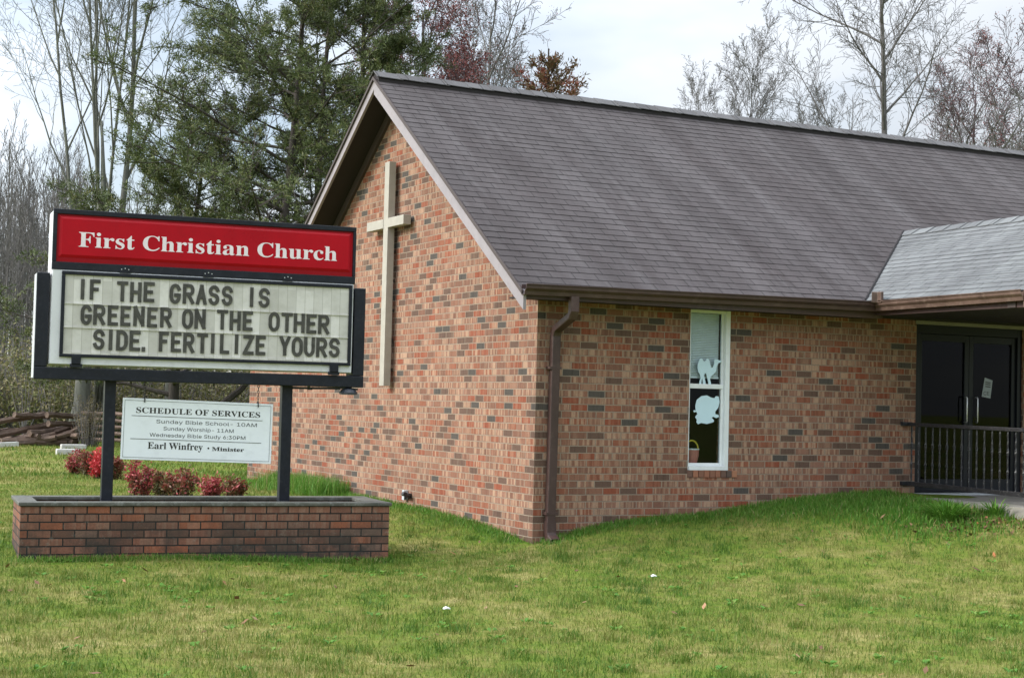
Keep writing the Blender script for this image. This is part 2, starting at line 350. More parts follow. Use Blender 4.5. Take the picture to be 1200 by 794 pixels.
GLYPHS = r'''{"serif":{" ":[175,[]],"-":[216,[[27,154,27,206,189,206,189,154]]],"C":[468,[[257,-11,213,-7,174,3,137,20,105,43,78,71,56,104,39,142,29,184,26,228,30,273,39,314,56,351,79,384,106,412,139,435,176,452,216,462,259,465,292,463,328,454,367,440,388,435,402,439,413,449,419,465,437,465,437,308,420,308,403,347,381,380,356,407,328,427,298,439,265,443,222,435,187,409,163,365,149,304,144,226,149,153,165,97,192,56,230,32,278,24,305,26,331,33,358,45,383,61,407,81,428,106,447,89,418,53,384,25,345,5,303,-7]]],"D":[496,[[20,0,20,17,39,19,53,23,63,30,69,39,73,54,74,75,74,374,72,397,68,415,61,426,50,433,35,437,15,439,15,455,222,455,296,449,357,429,405,396,440,351,461,295,468,228,459,146,430,82,382,36,315,9,228,0],[222,24,262,30,295,47,319,75,337,115,347,166,351,229,345,303,330,360,305,401,269,425,223,433,208,432,197,429,190,423,182,385,182,72,190,34,197,29,208,25]]],"E":[442,[[14,0,14,17,35,18,51,22,62,30,70,41,74,57,75,78,75,369,74,394,69,413,62,425,51,433,36,437,16,439,16,455,399,455,399,320,383,320,375,357,361,386,340,406,312,420,276,428,232,430,200,428,186,417,183,388,183,246,193,246,221,248,243,256,259,269,272,288,281,313,288,345,304,345,304,118,287,118,273,181,264,195,254,206,241,213,185,222,183,222,183,67,184,53,187,42,192,35,230,28,261,29,289,32,313,39,335,48,354,60,371,75,386,94,399,116,411,143,430,143,402,0]]],"F":[404,[[15,0,15,17,36,20,52,26,62,34,69,45,73,62,75,84,75,375,73,396,69,412,61,423,50,430,35,435,14,439,14,455,394,455,394,320,377,320,372,345,365,367,355,385,343,400,328,412,310,420,288,426,261,430,230,431,200,429,186,421,182,398,182,247,190,247,217,250,239,257,256,270,269,289,278,314,284,347,302,347,302,118,285,118,279,154,269,181,257,200,239,213,217,221,189,224,182,224,182,81,188,43,193,34,200,28,210,24,257,17,257,0]]],"H":[523,[[15,0,15,17,36,20,52,24,62,32,69,43,73,59,75,81,75,379,73,398,69,413,62,424,51,431,36,436,16,439,16,455,242,455,242,439,204,432,187,415,182,379,182,251,342,251,342,379,337,415,320,432,282,439,282,455,507,455,507,439,486,436,471,431,461,424,454,414,451,399,449,379,449,81,451,60,455,44,461,33,471,25,487,20,507,17,507,0,282,0,282,17,303,20,318,24,329,31,336,41,340,58,342,81,342,221,182,221,182,81,183,59,187,43,194,32,205,24,221,20,242,17,242,0]]],"I":[260,[[13,0,13,17,34,21,50,26,61,32,69,42,74,56,75,75,75,387,74,405,70,419,63,427,52,433,36,437,13,439,13,455,244,455,244,439,223,437,207,433,196,427,188,419,184,405,183,387,183,77,187,44,206,26,246,17,246,0]]],"L":[426,[[15,0,15,17,36,20,52,24,62,32,69,43,73,59,75,81,75,379,73,399,69,414,62,425,51,432,36,436,16,439,16,455,250,455,250,439,208,434,199,430,193,424,188,416,182,379,182,83,185,47,200,31,234,28,264,29,291,33,315,40,335,49,354,63,370,80,384,100,397,125,409,154,427,154,402,0]]],"M":[634,[[14,0,14,17,34,20,50,24,61,32,69,43,74,58,75,79,75,382,71,416,53,432,15,439,15,455,185,455,317,142,449,455,617,455,617,439,598,436,583,430,573,423,566,412,561,397,560,378,560,85,565,43,582,23,617,17,617,0,396,0,396,17,433,25,450,44,455,83,455,399,288,0,270,0,105,389,105,80,107,57,112,41,120,30,131,23,148,19,169,17,169,0]]],"O":[525,[[261,-11,228,-9,198,-3,169,7,142,21,117,38,94,58,75,81,58,106,45,134,35,163,29,195,28,228,29,260,35,292,45,321,58,349,75,374,95,397,117,417,143,434,170,448,200,458,232,464,265,466,298,464,328,458,357,448,384,435,409,418,431,399,451,376,467,351,481,323,490,293,496,261,498,228,496,195,490,163,481,134,467,106,450,81,430,58,408,38,383,21,355,7,325,-3,294,-9],[265,12,306,21,338,47,361,90,375,150,379,228,376,293,365,346,348,389,324,419,294,437,260,443,219,435,186,409,163,366,150,305,145,228,149,163,159,109,177,67,201,37,230,18]]],"R":[473,[[15,0,15,17,36,20,52,24,62,32,69,43,73,59,75,81,75,379,73,398,69,413,62,424,51,431,36,436,16,439,16,455,217,455,278,452,329,442,367,426,395,403,412,372,417,334,413,303,401,277,380,255,352,237,315,224,432,50,452,26,478,17,480,17,480,0,338,0,201,212,182,212,182,81,183,59,187,43,194,32,205,24,221,20,242,17,242,0],[182,234,203,234,235,236,261,245,280,258,293,278,301,304,304,336,300,370,291,397,275,416,253,427,224,431,209,430,197,427,190,422,182,385]]],"S":[390,[[43,-11,43,158,62,158,75,113,91,77,111,50,136,30,164,19,197,15,220,17,241,24,257,36,269,51,276,69,279,89,273,117,255,140,225,160,163,191,127,210,99,231,77,253,62,276,53,302,50,332,52,358,57,381,67,403,80,421,96,437,115,449,136,459,160,464,185,466,229,461,282,448,291,446,300,445,310,447,317,454,320,466,339,466,339,319,322,319,315,343,305,365,293,385,280,402,265,417,248,429,231,438,213,443,194,445,173,443,155,437,140,426,128,413,122,398,120,380,121,364,127,349,137,336,189,303,253,273,317,233,331,219,342,204,350,188,359,133,357,106,350,80,339,58,323,38,304,21,281,8,254,-2,225,-8,192,-10,158,-8,126,1,98,9,85,12,69,7,61,-11]]],"U":[492,[[248,-13,192,-8,147,6,114,29,91,61,78,103,73,155,73,379,72,398,68,413,61,424,50,431,35,436,15,439,15,455,240,455,240,439,202,432,185,415,181,379,181,140,183,104,191,74,203,51,221,35,245,25,275,22,317,28,350,44,373,71,388,110,392,159,392,378,391,398,387,413,379,423,368,431,351,436,328,439,328,455,474,455,474,439,456,435,442,429,433,421,427,411,424,396,422,378,422,181,418,118,403,69,380,32,346,7,302,-8]]],"V":[428,[[212,-13,44,381,22,420,14,429,1,435,-14,439,-14,455,211,455,211,439,166,432,159,427,154,419,152,410,161,378,259,143,348,377,355,409,353,419,349,427,342,432,299,439,299,455,442,455,442,439,429,437,418,434,408,427,382,383,230,-13]]],"W":[611,[[171,-11,32,393,15,427,8,433,-2,437,-15,439,-15,455,181,455,181,439,150,432,145,427,141,420,140,410,148,373,223,153,301,353,286,399,281,413,274,423,267,429,229,439,229,455,439,455,439,439,413,436,398,427,393,412,399,386,474,166,541,369,549,406,547,417,544,425,538,430,503,439,503,455,624,455,624,439,612,435,602,429,594,421,575,379,446,-11,428,-11,316,309,190,-11]]],"a":[344,[[255,-10,226,-5,208,10,200,35,168,11,133,-4,95,-9,74,-6,55,0,40,11,29,26,22,43,20,63,25,91,39,115,63,136,98,155,143,173,199,190,199,241,197,258,193,272,187,282,177,290,164,294,148,296,123,293,109,286,104,274,113,257,123,231,121,220,117,210,110,202,100,196,90,192,77,191,64,192,54,196,45,203,38,212,34,223,33,236,35,252,40,266,49,278,62,290,77,300,95,308,115,314,137,317,162,318,205,315,239,307,263,292,280,271,290,244,293,210,293,62,295,40,304,34,320,42,329,28,306,7,281,-6],[151,34,174,41,199,63,199,169,170,160,147,147,131,130,121,109,118,84,122,56,133,39]]],"c":[293,[[156,-10,131,-8,108,-1,87,11,67,26,51,45,38,68,28,93,21,120,19,150,22,181,29,210,40,237,55,260,74,280,96,297,120,309,146,317,175,319,204,317,230,310,250,298,265,283,274,265,277,245,276,233,272,223,266,215,258,209,248,205,236,204,214,209,201,225,196,251,197,261,197,271,194,286,185,294,169,297,149,292,133,279,121,257,114,227,112,187,115,142,123,105,137,76,156,55,178,42,204,38,227,42,250,53,271,72,285,60,248,21,205,-2]]],"e":[301,[[154,-10,129,-8,106,-1,85,10,66,26,50,45,37,69,27,95,21,125,19,157,21,187,28,215,38,240,51,263,68,282,87,298,109,309,132,316,157,318,193,314,224,301,249,280,268,251,279,216,283,173,283,166,117,166,121,121,131,87,147,62,170,47,199,42,225,47,248,62,270,86,285,73,248,27,205,-1],[116,192,201,192,201,215,193,277,186,288,175,295,161,297,136,286,121,255,116,203]]],"f":[213,[[15,0,15,16,40,22,50,35,52,73,52,277,16,277,16,310,52,310,52,353,56,386,67,413,85,436,109,452,139,461,174,465,200,463,222,456,240,446,253,432,261,417,263,400,262,386,258,375,252,367,244,360,235,357,224,355,195,365,189,372,186,381,185,391,193,420,196,426,197,433,196,438,190,442,180,443,168,442,159,437,153,430,148,390,148,310,203,310,203,277,148,277,148,65,149,47,152,34,158,26,167,20,181,17,199,16,199,0]]],"h":[381,[[18,0,18,16,45,26,52,56,52,399,46,429,40,435,31,438,19,440,19,455,148,455,148,267,175,295,207,313,243,318,275,314,299,301,316,280,327,250,330,212,330,56,337,26,343,21,352,17,363,16,363,0,202,0,202,16,207,16,223,21,232,34,235,56,235,217,229,258,223,265,215,270,203,271,183,267,164,255,148,235,148,56,154,26,160,21,168,17,180,16,180,0]]],"i":[198,[[101,362,87,364,75,368,65,376,57,387,52,399,50,412,52,426,57,438,65,449,75,457,87,462,101,463,114,462,126,457,137,449,145,438,150,426,151,412,149,399,145,387,136,376,126,368,114,364],[18,0,18,16,45,26,52,56,52,252,47,285,20,293,21,310,148,310,148,56,154,26,180,16,180,0]]],"l":[199,[[18,0,18,16,45,26,52,56,52,398,47,429,42,434,33,438,20,439,20,455,148,455,148,56,154,26,180,16,180,0]]],"n":[381,[[18,0,18,16,45,26,52,56,52,253,46,284,40,289,31,293,19,294,19,310,148,310,148,267,175,296,207,313,243,318,275,314,299,301,316,280,327,250,330,212,330,56,337,26,343,21,352,17,363,16,363,0,202,0,202,16,207,16,223,21,232,34,235,56,235,217,229,258,223,265,215,270,203,271,183,267,164,255,148,235,148,56,154,26,160,21,168,17,180,16,180,0]]],"r":[287,[[18,0,18,16,45,26,52,56,52,252,46,285,20,293,21,310,146,310,146,252,158,272,172,288,187,301,203,311,218,316,233,318,250,317,264,312,275,304,283,293,288,281,289,266,288,254,284,243,278,234,270,228,260,224,248,222,222,231,207,250,189,260,179,258,171,252,162,241,155,228,151,211,149,192,149,56,150,42,153,32,159,25,197,16,197,0]]],"s":[288,[[151,-10,132,-8,110,-3,87,6,73,9,64,7,56,1,51,-9,36,-9,36,105,53,105,61,79,72,57,87,39,103,26,121,17,140,15,156,16,168,20,179,27,186,35,191,46,192,58,188,76,176,92,156,105,107,130,85,142,68,155,54,169,45,185,39,202,37,220,40,247,49,270,65,291,86,306,111,316,141,319,166,316,199,308,206,306,213,305,220,306,226,311,230,319,244,319,244,222,228,222,220,244,209,262,196,277,182,288,166,294,149,296,136,295,125,292,116,286,110,278,106,269,105,259,115,232,146,212,191,189,212,178,229,165,241,151,250,136,255,117,257,95,254,65,244,39,228,18,206,2,181,-7]]],"t":[228,[[124,-9,99,-7,80,-1,66,10,56,26,50,46,48,71,48,279,20,279,20,300,88,369,129,424,144,424,144,310,208,310,208,279,144,279,144,82,149,51,154,45,160,41,168,40,183,44,195,56,206,75,222,66,198,24,165,-1]]],"u":[375,[[131,-10,103,-7,81,2,65,17,54,38,48,65,46,97,46,248,39,282,33,289,24,293,11,294,11,310,142,310,142,74,151,46,158,40,166,37,177,36,196,39,213,49,228,66,228,248,221,283,214,289,204,293,189,294,189,310,324,310,324,70,331,39,360,30,360,13,321,10,277,3,228,-10,228,40,216,26,202,13,186,3,169,-4,150,-9]]],"y":[300,[[52,-140,36,-139,22,-133,10,-125,1,-113,-5,-100,-7,-84,-5,-73,-2,-62,5,-53,13,-46,24,-41,36,-40,64,-49,70,-57,73,-65,75,-76,74,-81,74,-87,75,-94,79,-97,86,-99,94,-96,104,-88,114,-74,129,-44,140,-5,36,251,25,275,15,287,-3,293,-5,293,-5,310,162,310,162,293,136,289,128,275,130,267,133,257,185,119,230,241,236,260,238,274,229,289,203,293,203,310,300,310,300,293,291,292,283,288,277,281,259,242,162,-24,129,-96,118,-111,107,-122,95,-131]]]},"sans":{" ":[188,[]],"-":[453,[[337,244,337,188,114,188,114,244]]],".":[188,[[95,-4,83,-3,73,1,63,9,55,18,51,29,50,41,51,53,55,64,63,73,73,81,83,85,95,87,107,85,118,81,128,73,135,64,140,53,141,41,140,29,135,18,128,9,118,1,107,-3]]],"0":[453,[[227,-7,191,-3,158,7,130,24,105,48,85,77,69,113,57,155,50,202,48,254,50,306,57,353,69,395,85,431,106,461,130,484,159,502,191,512,227,516,262,512,295,502,323,484,348,461,368,431,384,395,396,353,403,306,405,254,403,202,396,155,384,113,368,77,348,48,323,24,295,7,263,-3],[227,50,250,52,271,60,290,74,306,92,320,116,330,144,338,176,342,213,344,254,342,295,338,332,330,365,320,393,306,416,290,435,271,449,250,457,227,460,203,457,182,449,163,435,147,416,134,393,123,365,115,332,111,295,109,254,111,213,115,176,123,144,134,116,147,92,163,74,182,60,203,52]]],"1":[453,[[76,0,76,55,391,55,391,0],[276,509,276,0,212,0,212,448,209,448,86,358,86,427,198,509]]],"3":[453,[[218,-7,188,-5,159,1,133,10,108,22,88,38,70,57,57,79,48,104,44,132,109,132,112,115,118,100,126,87,137,76,150,66,165,59,219,50,275,61,291,69,304,80,315,93,323,108,328,125,329,145,328,163,323,180,316,196,306,211,292,223,275,234,254,241,229,246,201,248,157,248,157,299,288,448,288,452,70,452,70,509,372,509,372,461,211,278,211,289,247,290,279,286,308,276,333,262,354,244,371,222,383,198,391,173,393,145,390,116,383,90,370,66,354,45,333,27,309,12,281,2,251,-5]]],"6":[453,[[226,-7,196,-4,168,3,142,15,119,31,100,51,84,74,73,101,66,130,64,162,65,187,71,212,80,239,137,340,252,509,322,509,151,261,145,261,165,288,196,307,235,314,265,312,291,305,316,295,337,280,355,262,370,240,380,215,387,187,389,157,387,127,379,98,368,73,352,50,333,30,310,14,284,3,257,-4],[226,48,245,50,263,55,279,63,293,73,304,86,314,101,322,119,326,137,327,157,326,178,322,196,314,213,304,228,293,241,279,251,263,259,245,264,226,265,207,264,190,259,174,252,160,241,148,229,138,214,131,197,126,179,125,158,126,138,131,119,138,102,148,86,160,73,174,63,190,55,207,50]]],":":[188,[[95,-4,83,-3,73,1,63,9,55,18,51,29,50,41,51,53,55,64,63,73,73,81,83,85,95,87,107,85,118,81,128,73,135,64,140,53,141,41,140,29,135,18,128,9,118,1,107,-3],[95,271,83,272,73,277,63,284,55,294,51,304,50,316,51,328,55,339,63,349,73,356,83,360,95,362,107,360,118,356,128,349,135,339,140,328,141,316,140,304,135,294,128,284,118,277,107,272]]],"A":[480,[[16,0,201,509,276,509,463,0,395,0,287,302,264,372,232,478,245,478,213,371,191,302,85,0],[110,142,110,199,370,199,370,142]]],"B":[456,[[60,0,60,509,241,509,274,507,304,501,329,491,350,477,367,461,381,442,390,421,396,398,398,374,397,353,393,336,387,320,356,286,315,267,315,262,331,260,347,254,363,245,378,234,391,220,402,203,411,184,416,161,418,136,416,111,410,88,400,67,386,48,368,31,344,18,317,8,284,2,247,0],[125,57,245,57,281,60,309,67,330,80,344,96,353,115,355,137,354,153,350,169,342,184,333,197,320,209,306,218,289,225,269,229,248,231,125,231],[125,285,238,285,288,296,302,304,314,314,323,326,330,340,335,355,336,372,333,393,326,412,313,429,294,442,270,449,240,452,125,452]]],"C":[510,[[267,-7,225,-3,186,7,150,25,119,49,92,79,70,115,53,157,44,203,40,254,44,305,53,352,70,393,92,429,119,459,150,484,186,501,225,512,267,516,340,504,362,496,383,485,402,471,419,456,435,438,448,418,459,397,467,373,473,348,408,348,389,395,357,428,315,449,267,456,237,453,209,445,184,432,161,414,141,391,125,364,113,332,106,295,103,254,106,213,113,177,125,145,141,117,161,94,184,76,210,63,237,56,267,53,315,60,357,81,389,114,408,160,473,160,467,135,459,112,448,91,435,71,420,53,402,38,383,24,363,13,341,5,317,-2,293,-6]]],"D":[502,[[219,0,96,0,96,57,215,57,254,60,288,68,318,81,343,99,363,122,379,149,390,181,397,216,399,255,397,294,390,329,379,361,364,388,344,410,320,428,291,441,258,449,221,452,93,452,93,509,225,509,273,505,315,495,353,478,385,455,412,426,433,391,449,351,458,306,462,255,458,205,449,159,433,119,411,83,384,54,351,31,312,14,268,3],[125,509,125,0,60,0,60,509]]],"E":[419,[[60,0,60,509,372,509,372,452,125,452,125,286,355,286,355,229,125,229,125,57,375,57,375,0]]],"F":[410,[[60,0,60,509,369,509,369,452,125,452,125,278,346,278,346,221,125,221,125,0]]],"G":[520,[[269,-7,225,-3,185,7,149,25,118,49,91,79,69,116,53,157,43,203,40,254,43,305,53,352,69,393,91,429,117,459,149,484,184,501,223,512,265,516,291,514,316,510,340,504,363,494,384,483,403,469,421,453,436,436,449,416,460,395,468,373,474,349,408,349,387,393,356,427,315,448,265,456,236,453,209,445,183,432,160,414,141,392,125,364,113,332,106,295,103,254,106,213,113,177,125,145,141,117,161,95,184,76,210,63,238,56,269,53,296,55,322,61,345,71,365,85,382,102,396,123,407,147,413,173,415,202,434,199,283,199,283,256,478,256,478,200,475,160,466,124,451,91,431,62,406,38,377,19,344,5,308,-4]]],"H":[517,[[60,0,60,509,125,509,125,289,392,289,392,509,457,509,457,0,392,0,392,232,125,232,125,0]]],"I":[301,[[31,0,31,57,118,57,118,452,31,452,31,509,269,509,269,452,183,452,183,57,269,57,269,0]]],"L":[393,[[60,0,60,509,125,509,125,57,361,57,361,0]]],"M":[628,[[60,0,60,509,152,509,277,187,287,159,299,123,311,84,322,49,307,49,318,83,330,121,342,158,352,187,476,509,568,509,568,0,504,0,504,291,504,327,505,369,506,413,507,457,513,457,498,409,482,363,467,322,456,291,342,0,286,0,170,291,159,321,145,361,129,408,112,457,119,457,120,416,121,372,122,328,122,291,122,0]]],"N":[523,[[60,0,60,509,136,509,343,183,363,151,388,107,414,55,405,54,401,108,399,157,399,195,399,509,463,509,463,0,387,0,202,290,177,331,148,381,108,452,119,454,122,384,124,328,125,291,125,0]]],"O":[533,[[267,-7,225,-3,186,7,150,25,119,49,92,79,70,115,53,157,44,203,40,254,44,305,53,352,70,393,92,429,119,459,150,484,186,501,225,512,267,516,309,512,348,501,384,484,415,459,442,429,464,393,480,352,490,305,493,254,490,203,480,157,464,115,442,79,415,49,384,25,348,7,309,-3],[267,53,296,55,324,63,349,76,372,94,392,116,408,144,420,176,428,213,430,254,428,295,420,332,408,365,392,392,372,415,349,433,324,446,296,453,267,456,237,453,210,445,184,433,161,415,142,392,125,364,113,332,106,295,103,254,106,213,113,176,125,144,142,117,161,94,184,76,210,63,237,55]]],"P":[445,[[60,0,60,509,235,509,272,506,305,499,332,487,356,471,375,452,390,430,400,404,407,377,409,348,407,318,400,291,390,265,375,243,356,223,332,207,305,195,272,188,235,186,109,186,109,242,233,242,257,244,279,248,297,256,312,266,324,279,333,294,339,310,343,328,344,348,343,367,339,385,333,402,324,416,312,428,297,439,279,446,257,451,232,452,125,452,125,0]]],"R":[449,[[60,0,60,509,236,509,273,506,305,500,333,489,356,473,376,455,390,433,401,408,407,381,409,352,407,323,401,296,390,271,376,250,356,232,333,217,305,206,273,200,236,198,96,198,96,255,234,255,258,256,280,260,298,267,313,276,325,287,334,300,340,316,344,333,345,352,344,371,340,389,334,405,325,419,313,430,298,440,279,446,258,451,233,452,125,452,125,0],[353,0,230,229,303,229,428,0]]],"S":[447,[[224,-9,188,-7,156,-1,128,9,102,23,81,40,64,60,51,83,42,109,38,137,104,137,108,118,114,102,123,88,136,76,150,66,166,59,224,49,246,50,267,54,286,60,303,69,317,79,329,92,338,106,344,122,346,139,344,154,340,168,332,179,296,205,245,222,184,239,145,253,112,269,86,289,67,313,56,341,52,372,54,400,62,425,75,448,92,468,113,484,138,498,165,508,195,514,227,516,259,514,289,508,316,498,340,484,360,468,377,449,390,427,398,403,401,378,337,378,332,402,320,421,302,437,280,449,254,456,225,459,204,457,185,454,167,448,152,440,139,430,129,418,121,405,117,391,115,376,117,359,122,345,131,334,169,308,212,293,264,279,312,264,359,238,395,198,402,180,407,161,408,139,406,112,399,87,386,64,370,43,349,25,323,11,294,0,261,-7]]],"T":[449,[[32,452,32,509,417,509,417,452,257,452,257,0,193,0,193,452]]],"U":[517,[[259,-8,220,-6,186,2,154,15,126,33,103,55,85,80,71,108,63,140,60,173,60,509,124,509,124,178,126,155,132,133,141,113,153,95,169,80,187,68,208,59,232,53,259,52,285,53,309,59,331,68,349,80,364,95,377,113,385,133,391,155,393,178,393,509,457,509,457,173,454,140,446,108,433,80,414,55,391,33,363,15,332,2,297,-6]]],"W":[686,[[155,0,16,509,82,509,163,196,175,145,187,94,197,40,189,40,200,94,211,145,224,196,306,509,380,509,462,196,474,145,486,94,497,40,488,40,499,94,510,145,523,196,603,509,670,509,530,0,455,0,368,323,351,391,336,475,350,475,335,395,318,323,230,0]]],"Y":[472,[[203,0,203,208,16,509,91,509,192,344,222,292,250,230,224,230,251,293,280,344,381,509,455,509,268,208,268,0]]],"Z":[438,[[42,0,42,46,273,385,306,431,341,476,348,454,285,452,223,452,40,452,40,509,397,509,397,462,169,129,134,81,97,33,90,54,152,57,214,57,399,57,399,0]]],"a":[389,[[160,-9,137,-7,115,-3,94,5,76,15,60,29,48,45,38,63,32,84,30,108,32,128,36,146,43,161,53,174,64,184,78,193,125,211,178,220,234,227,265,235,271,240,274,246,276,255,276,257,267,297,240,322,196,331,149,322,118,301,100,274,41,291,51,313,64,331,79,346,95,358,114,368,133,375,194,384,239,379,286,360,300,350,312,336,322,320,330,301,335,278,337,251,337,0,277,0,277,52,272,52,252,25,215,1],[170,45,192,47,211,51,228,59,242,68,254,80,263,93,270,108,274,122,276,138,276,190,259,182,231,176,200,171,175,168,134,159,103,139,97,130,93,118,92,105,102,72,130,52]]],"b":[424,[[229,-8,208,-7,189,-3,172,4,138,31,118,59,112,59,112,0,53,0,53,509,114,509,114,319,118,319,137,346,171,373,188,379,207,383,229,384,259,382,287,374,313,361,335,342,354,320,370,293,381,261,388,227,390,189,388,151,381,116,370,84,355,57,336,34,313,16,288,3,260,-6],[220,47,242,49,262,55,279,66,294,80,306,97,316,117,323,139,327,163,328,189,327,215,323,239,316,261,307,281,295,298,280,311,262,322,243,328,220,330,198,328,178,322,161,312,147,299,134,282,125,263,118,241,114,216,113,189,114,162,118,138,125,115,135,95,147,78,162,65,179,55,198,49]]],"c":[396,[[207,-8,174,-5,144,3,117,16,93,35,72,58,56,85,44,116,37,150,34,187,37,225,44,260,56,291,72,318,93,341,117,360,144,374,174,382,207,384,260,377,305,356,340,322,362,277,303,262,290,289,270,311,242,325,207,330,184,328,163,321,145,310,130,296,118,278,108,258,102,236,98,212,96,187,98,163,102,139,108,117,118,97,130,80,145,66,163,55,184,49,207,46,243,52,271,66,292,89,304,117,363,102,341,56,306,21,261,-1]]],"d":[424,[[195,-8,165,-6,137,3,111,16,89,34,70,57,55,84,43,116,36,151,34,189,36,227,43,261,55,293,70,320,89,342,112,361,137,374,165,382,196,384,218,383,237,379,253,373,287,346,306,319,311,319,311,509,372,509,372,0,313,0,313,59,307,59,287,31,252,4,236,-3,217,-7],[205,47,226,49,246,55,263,65,278,78,290,95,299,115,306,138,310,162,312,189,310,216,306,241,300,263,290,282,278,299,263,312,246,322,227,328,205,330,182,328,162,322,145,311,130,298,118,281,108,261,102,239,98,215,96,189,98,163,102,139,109,117,118,97,130,80,145,66,162,55,182,49]]],"e":[404,[[212,-8,177,-5,145,3,117,16,92,35,72,58,56,85,44,116,37,150,34,187,36,224,44,258,55,290,71,317,91,340,115,359,142,373,172,382,205,384,266,374,285,366,303,355,319,341,334,324,347,305,357,282,365,256,370,227,371,194,371,169,75,169,75,221,338,221,310,202,308,226,304,248,298,269,288,286,277,301,263,314,246,323,227,328,205,330,183,328,164,323,146,313,131,301,119,286,109,270,102,251,97,231,96,211,96,178,98,151,102,127,110,106,121,88,135,73,151,61,169,53,190,48,212,46,254,53,285,73,306,105,365,91,358,72,348,55,335,39,320,26,302,14,283,4,261,-3,237,-7]]],"h":[410,[[114,227,114,0,53,0,53,509,114,509,114,287,102,287,116,319,132,344,152,362,175,374,200,382,227,384,252,383,275,377,295,369,313,356,328,340,341,321,350,298,355,271,357,240,357,0,296,0,296,235,293,263,286,286,273,304,256,318,235,326,210,329,192,328,176,324,161,317,147,308,136,297,126,283,119,266,115,248]]],"i":[167,[[53,0,53,379,114,379,114,0],[84,443,73,444,63,448,54,455,47,463,43,472,41,483,43,494,47,504,54,512,63,518,73,522,84,524,95,522,105,518,114,512,121,504,125,494,126,483,125,472,121,463,114,455,105,448,95,444]]],"l":[189,[[139,-2,112,0,91,8,74,20,62,37,55,59,53,84,53,509,114,509,114,99,120,62,126,57,135,53,146,52,160,53,170,54,181,3,162,-1]]],"n":[410,[[114,227,114,0,53,0,53,379,112,379,112,287,102,287,116,319,132,344,152,362,175,374,200,382,227,384,252,383,275,377,295,369,313,356,328,340,341,321,350,298,355,271,357,240,357,0,296,0,296,235,293,263,286,286,273,304,256,318,235,326,210,329,192,328,176,324,161,317,147,308,136,297,126,283,119,266,115,248]]],"o":[415,[[207,-8,174,-5,144,3,117,16,93,35,72,58,56,85,44,116,37,150,34,187,37,225,44,260,56,291,72,318,93,341,117,360,144,374,174,382,207,384,241,382,271,374,299,360,323,341,343,318,359,291,371,260,379,225,381,187,379,150,371,116,359,85,343,58,323,35,299,16,271,3,241,-5],[207,46,231,49,252,55,270,66,285,80,298,97,307,117,314,139,318,163,319,187,318,212,314,236,307,258,298,278,285,296,270,310,252,321,231,328,207,330,184,328,163,321,145,310,130,296,118,278,108,258,102,236,98,212,96,187,98,163,102,139,108,117,118,97,130,80,145,66,163,55,184,49]]],"p":[424,[[53,-143,53,379,112,379,112,319,118,319,137,346,171,373,188,379,207,383,229,384,259,382,287,374,313,361,335,342,354,320,370,293,381,261,388,227,390,189,388,151,381,116,370,84,355,57,336,34,313,16,288,3,260,-6,229,-8,208,-7,189,-3,173,4,138,31,118,59,114,59,114,-143],[220,47,242,49,262,55,279,66,294,80,306,97,316,117,323,139,327,163,328,189,327,215,323,239,316,261,307,281,295,298,280,311,262,322,243,328,220,330,198,328,178,322,161,312,147,299,134,282,125,263,118,241,114,216,113,189,114,162,118,138,125,115,135,95,147,78,162,65,179,55,198,49]]],"r":[259,[[53,0,53,379,112,379,112,321,115,321,124,339,137,354,152,367,171,377,191,383,213,385,229,384,243,384,243,322,230,324,207,326,190,324,174,321,159,315,146,306,135,296,126,284,119,269,115,254,114,237,114,0]]],"s":[365,[[182,-8,157,-7,133,-3,112,3,93,12,76,24,62,38,50,54,41,73,36,94,94,107,101,87,111,72,124,60,141,52,160,47,181,45,206,47,227,53,244,62,258,74,265,88,268,103,266,115,262,126,254,136,243,144,229,150,212,155,149,170,118,180,92,192,72,208,58,227,50,249,47,274,49,295,55,314,65,332,79,347,95,360,115,370,137,378,161,383,187,384,212,383,234,379,254,372,271,363,286,352,299,339,324,290,268,277,262,291,254,304,243,316,228,325,210,331,187,333,166,331,147,326,131,317,119,305,111,292,109,277,110,264,115,253,124,243,172,223,229,209,261,200,287,187,306,171,320,153,328,131,331,107,329,85,323,65,312,47,298,31,281,18,260,6,236,-2,210,-7]]],"t":[227,[[204,379,204,327,6,327,6,379],[65,471,126,471,126,98,127,83,130,70,136,61,144,55,156,51,170,50,185,51,202,54,213,2,192,-3,168,-4,138,-1,113,7,92,21,77,41,68,64,65,93]]],"u":[410,[[182,-5,158,-3,135,2,115,11,97,23,82,39,69,59,60,82,54,109,53,139,53,379,114,379,114,144,116,117,124,94,137,75,154,61,175,53,200,50,218,51,234,55,249,62,263,71,274,83,283,97,290,113,295,132,296,153,296,379,357,379,357,0,298,0,298,92,307,92,294,60,277,35,257,17,234,5,209,-3]]],"y":[389,[[47,-139,61,-86,71,-87,104,-89,130,-74,151,-36,163,-1,17,379,84,379,165,155,187,87,206,21,184,21,202,87,224,155,305,379,371,379,204,-58,177,-107,139,-136,91,-145,65,-143]]]}}'''

